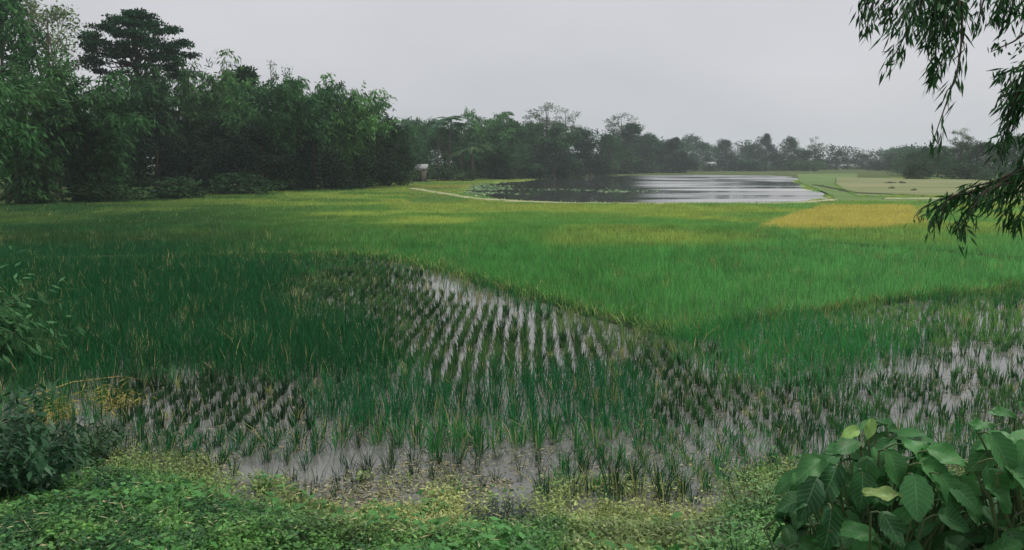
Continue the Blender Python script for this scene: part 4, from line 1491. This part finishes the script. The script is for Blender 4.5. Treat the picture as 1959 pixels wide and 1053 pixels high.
SPEC1 = [
    # u, v, dist, length, width, heading, tilt, colour, droop
    (1672, 812, 3.25, 0.12, 0.065, 178, 60, 0.9, 0.2), (1668, 805, 3.2, 0.10, 0.06, 250, 40, 1.5, 0.3), (1690, 812, 3.25, 0.10, 0.05, -20, 55, 1.0, 0.2),
    (1640, 822, 3.2, 0.12, 0.07, 195, 60, 1.5, 0.2), (1640, 846, 3.1, 0.17, 0.10, 185, 60, 0.7, 0.25), (1600, 870, 3.05, 0.16, 0.09, 200, 55, 0.5, 0.3),
    (1700, 848, 3.1, 0.15, 0.09, 215, 60, 0.7, 0.2), (1730, 850, 3.0, 0.20, 0.13, -25, 60, 1.0, 0.3), (1700, 866, 2.95, 0.17, 0.14, 290, 40, 0.75, 0.25),
    (1570, 880, 3.0, 0.20, 0.12, 205, 60, 0.8, 0.3), (1600, 895, 2.95, 0.20, 0.13, 235, 30, 0.25, 0.3), (1650, 905, 2.9, 0.18, 0.14, 265, 30, 0.3, 0.25),
    (1780, 862, 2.95, 0.18, 0.12, -10, 55, 1.0, 0.3), (1770, 890, 2.9, 0.19, 0.14, -40, 50, 0.95, 0.3), (1750, 915, 2.75, 0.19, 0.145, 262, 25, 0.55, 0.15),
    (1800, 910, 2.85, 0.19, 0.13, -55, 40, 0.6, 0.3), (1820, 930, 2.85, 0.18, 0.12, -35, 50, 0.45, 0.3), (1560, 920, 2.9, 0.2, 0.13, 240, 25, 0.2, 0.3),
    (1690, 985, 2.75, 0.17, 0.11, 300, 30, 0.25, 0.2), (1740, 975, 2.75, 0.13, 0.08, 225, 35, 0.6, 0.25), (1590, 975, 2.8, 0.2, 0.12, 262, 25, 0.2, 0.3),
    (1800, 985, 2.8, 0.16, 0.12, -20, 55, 0.4, 0.3), (1545, 950, 2.9, 0.17, 0.10, 190, 55, 0.35, 0.3), (1720, 830, 3.15, 0.12, 0.07, 20, 60, 0.8, 0.3),
    (1660, 880, 3.0, 0.17, 0.12, 255, 35, 0.55, 0.3), (1620, 860, 3.1, 0.15, 0.09, 170, 65, 0.6, 0.2), (1530, 905, 3.0, 0.16, 0.09, 212, 55, 0.7, 0.2),
]
big_shrub('leafy_shrub', (1690, 1000), 3.1, SPEC1, 460, (1.12, 1.9, 2.85, 3.5, 1.4, 2.34), 'large-leaved green shrub at the bottom right with broad veined leaves', 81,
          (1655, 945, 2.7, 0.115, 0.055, 5, 60))
SPEC2 = [
    (1900, 820, 3.0, 0.14, 0.08, 160, 60, 0.9, 0.2), (1940, 800, 3.0, 0.16, 0.09, 150, 60, 0.8, 0.2), (1930, 835, 2.8, 0.17, 0.1, 190, 55, 1.0, 0.25),
    (1905, 845, 2.8, 0.19, 0.13, 215, 40, 0.6, 0.25), (1900, 835, 2.7, 0.2, 0.12, -65, 35, 0.7, 0.2), (1960, 850, 2.7, 0.2, 0.12, 250, 30, 0.9, 0.3),
    (1915, 880, 2.7, 0.2, 0.11, -25, 55, 1.0, 0.3), (1890, 900, 2.75, 0.2, 0.12, -60, 40, 0.5, 0.35), (1965, 805, 3.0, 0.15, 0.09, 120, 60, 0.8, 0.2),
    (1945, 905, 2.65, 0.18, 0.12, -35, 50, 0.6, 0.3), (1975, 830, 2.8, 0.18, 0.11, 200, 55, 0.9, 0.2), (1930, 790, 3.1, 0.12, 0.06, 170, 60, 1.0, 0.2),
]
big_shrub('leafy_shrub', (1980, 1000), 2.9, SPEC2, 380, (1.6, 2.3, 2.6, 3.2, 1.4, 2.44), 'large-leaved shrub with lighter leaves cut by the right edge', 82)


# ------------------------------------------------------------------ tree with hanging branches, top right
def hanging_tree():
    rs = np.random.RandomState(91)
    B = np.array([4.9, 4.2, 0])
    B[2] = float(ground_z(B[0], B[1]))
    o = empty('weeping_tree', tuple(B))
    tr = MB()
    trunk = np.array([B + [0, 0, -0.2], [4.8, 4.15, 2.6], [4.6, 4.1, 4.3], [4.3, 4.0, 5.4], [3.9, 3.95, 6.0]])
    tr.add(*tube(trunk - B, [0.2, 0.17, 0.14, 0.10, 0.06], 10))
    tr.build('trunk', M_BARK, o, True)
    lm = MB()
    arms = [np.array([[4.5, 4.1, 4.6], [3.7, 3.9, 4.8], [2.6, 3.8, 4.76], [1.5, 3.75, 4.5]]),
            np.array([[4.6, 4.1, 4.2], [3.9, 3.8, 4.36], [3.3, 3.7, 4.3], [2.7, 3.65, 4.15]]),
            np.array([[4.7, 4.1, 3.6], [3.9, 3.8, 3.9], [3.2, 3.7, 3.85], [2.6, 3.7, 3.7]]),
            np.array([[4.75, 4.1, 3.2], [3.9, 3.8, 3.5], [3.1, 3.7, 3.4], [2.5, 3.7, 3.25]])]
    for a in arms:
        lm.add(*tube(a - B, [0.06, 0.04, 0.024, 0.010], 7))
    lm.build('limbs', M_BARK, o, True)
    ca, cb = pal(16, 52, 26), pal(52, 98, 48)
    # each hanging strand: picture path at a distance, number of leaves
    S = [
        ([(1700, -60), (1660, -5), (1652, 30), (1660, 66)], 3.7, 26, 26), ([(1690, -60), (1672, 0), (1668, 30)], 3.75, 16, 24),
        ([(1760, -70), (1725, -10), (1705, 20), (1697, 50)], 3.7, 30, 24), ([(1790, -70), (1752, 0), (1738, 55), (1718, 95), (1696, 130)], 3.6, 64, 30),
        ([(1720, -40), (1690, 5), (1680, 20)], 3.8, 18, 20),
        ([(1800, -60), (1790, 20), (1788, 70), (1792, 115), (1785, 150)], 3.7, 76, 30), ([(1820, -60), (1812, 10), (1806, 55), (1815, 95)], 3.65, 44, 30),
        ([(1850, -60), (1838, 20), (1832, 60), (1826, 105)], 3.75, 44, 24), ([(1770, -50), (1760, 10), (1768, 50), (1772, 90)], 3.8, 36, 28),
        ([(1830, -40), (1800, 0), (1775, 25)], 3.6, 26, 24), ([(1870, -50), (1846, -5), (1840, 25)], 3.8, 18, 20),
        ([(1900, -60), (1882, 0), (1872, 35), (1866, 60)], 3.7, 26, 22), ([(1930, -60), (1912, 10), (1902, 45)], 3.7, 36, 26),
        ([(1950, -50), (1935, 15), (1924, 45)], 3.75, 30, 26), ([(1990, -40), (1962, 5), (1955, 40)], 3.65, 26, 24),
        ([(1985, 40), (1945, 78), (1912, 92), (1895, 100)], 3.7, 14, 16), ([(2000, 50), (1965, 80), (1948, 100)], 3.6, 14, 18),
        ([(2040, 90), (1975, 118), (1930, 138), (1905, 146)], 3.6, 42, 26),
        ([(2030, 100), (1960, 150), (1935, 200), (1922, 250), (1912, 300)], 3.55, 96, 30), ([(2040, 130), (1975, 170), (1945, 215), (1932, 265)], 3.5, 60, 30),
        ([(1990, 120), (1935, 160), (1918, 195)], 3.6, 30, 26), ([(2050, 200), (1985, 230), (1962, 280), (1950, 330)], 3.5, 46, 28),
        ([(1838, -60), (1842, 40), (1838, 120), (1822, 160), (1810, 200), (1795, 240), (1782, 282)], 3.65, 34, 34),
        ([(2080, 290), (1985, 310), (1920, 340), (1890, 372), (1870, 395)], 3.6, 40, 26),
        ([(1960, 320), (1880, 362), (1820, 375), (1790, 400), (1778, 440)], 3.6, 40, 30), ([(1900, 352), (1850, 372), (1808, 382), (1800, 430)], 3.65, 34, 30),
        ([(1890, 362), (1862, 395), (1842, 430), (1840, 462)], 3.55, 36, 30), ([(1860, 370), (1800, 380), (1760, 400), (1748, 418)], 3.7, 12, 18),
        ([(2010, 320), (1960, 345), (1932, 385), (1922, 430)], 3.55, 46, 30), ([(2030, 330), (1985, 360), (1958, 400), (1945, 428)], 3.5, 40, 30),
        ([(1960, 330), (1915, 362), (1890, 400)], 3.65, 30, 28), ([(2040, 260), (1985, 290), (1950, 345), (1925, 372)], 3.6, 44, 28),
    ]
    S2 = []
    for path, d, nl, lp in S:
        S2.append((path, d, nl, lp))
        if nl > 20:
            ku = rs.choice([-1, 1]) * rs.uniform(12, 30)
            kl = rs.uniform(0.55, 0.85)
            u0, v0 = path[0]
            S2.append(([(u0 + (u - u0) * kl + ku * (i / (len(path) - 1)), v0 + (v - v0) * kl) for i, (u, v) in enumerate(path)], d + rs.uniform(-0.15, 0.15), int(nl * 0.55), lp))
    for path, d, nl, lp in S2:
        m_t, m_l = MB(), MB()
        pts = np.array([dp(u, v, d + 0.05 * rs.normal()) for u, v in path])
        t0 = np.linspace(0, 1, len(pts))
        t = np.linspace(0, 1, 14)
        pp = np.stack([np.interp(t, t0, pts[:, k]) for k in range(3)], -1)
        for _ in range(2):
            pp[1:-1] = (pp[:-2] + pp[1:-1] * 2 + pp[2:]) / 4
        # joined back to the nearest limb
        best = min((np.concatenate([np.linspace(a[i], a[i + 1], 6) for i in range(3)]) for a in arms), key=lambda q: np.min(np.linalg.norm(q - pp[0], axis=1)))
        j = best[np.argmin(np.linalg.norm(best - pp[0], axis=1))]
        full = np.concatenate([[j], [(j + pp[0]) / 2 + [0, 0, 0.03]], pp])
        twig = tube(full - B, np.linspace(0.006, 0.0016, len(full)), 5)
        nl2 = int(nl * 1.7)
        s = 0.08 + 0.92 * rs.rand(nl2)
        P = np.stack([np.interp(s, t, pp[:, k]) for k in range(3)], -1) + rs.normal(0, 0.016, (nl2, 3))
        T = norm(np.gradient(pp, axis=0))
        TT = np.stack([np.interp(s, t, T[:, k]) for k in range(3)], -1)
        D = norm(TT * 0.5 + rs.normal(0, 0.42, (nl2, 3)) + np.array([[-0.05, 0, -0.75]]))
        N = rs.normal(0, 1, (nl2, 3))
        V, F = leaves(P, D, N, lp / FPX * d * rs.uniform(0.7, 1.3, nl2), 0.0105 * rs.uniform(0.75, 1.3, nl2))
        cc_ = rs.rand(nl2, 1)
        br = m_l.build if False else None
        m_t.add(*twig, col=(0.04, 0.04, 0.025))
        tw = m_t.build('hanging_branch', M_BARK, o, True)
        m_l.add(V, F, np.repeat(ca[None] * (1 - cc_) + cb[None] * cc_, 4, 0))
        m_l.V[0] = m_l.V[0] - B
        m_l.build('leaves', M_WILLOW, tw)
    return tag(o, 'tree at the right edge with narrow-leaved branches hanging into view', 'tree')


hanging_tree()

# ------------------------------------------------------------------ haze
m = MB()
box(m, -1000, 1000, -1000, 1000, -1.7, 32)
hz, hnt, ho = new_mat('haze_air')
pv = hnt.nodes.new('ShaderNodeVolumePrincipled')
pv.inputs['Color'].default_value = (0.84, 0.94, 1.0, 1)
pv.inputs['Density'].default_value = 0.0004
pv.inputs['Anisotropy'].default_value = 0.1
hnt.links.new(pv.outputs['Volume'], ho.inputs['Volume'])
tag(m.build('haze', hz), 'thin pale haze over the fields', 'haze', kind='stuff')
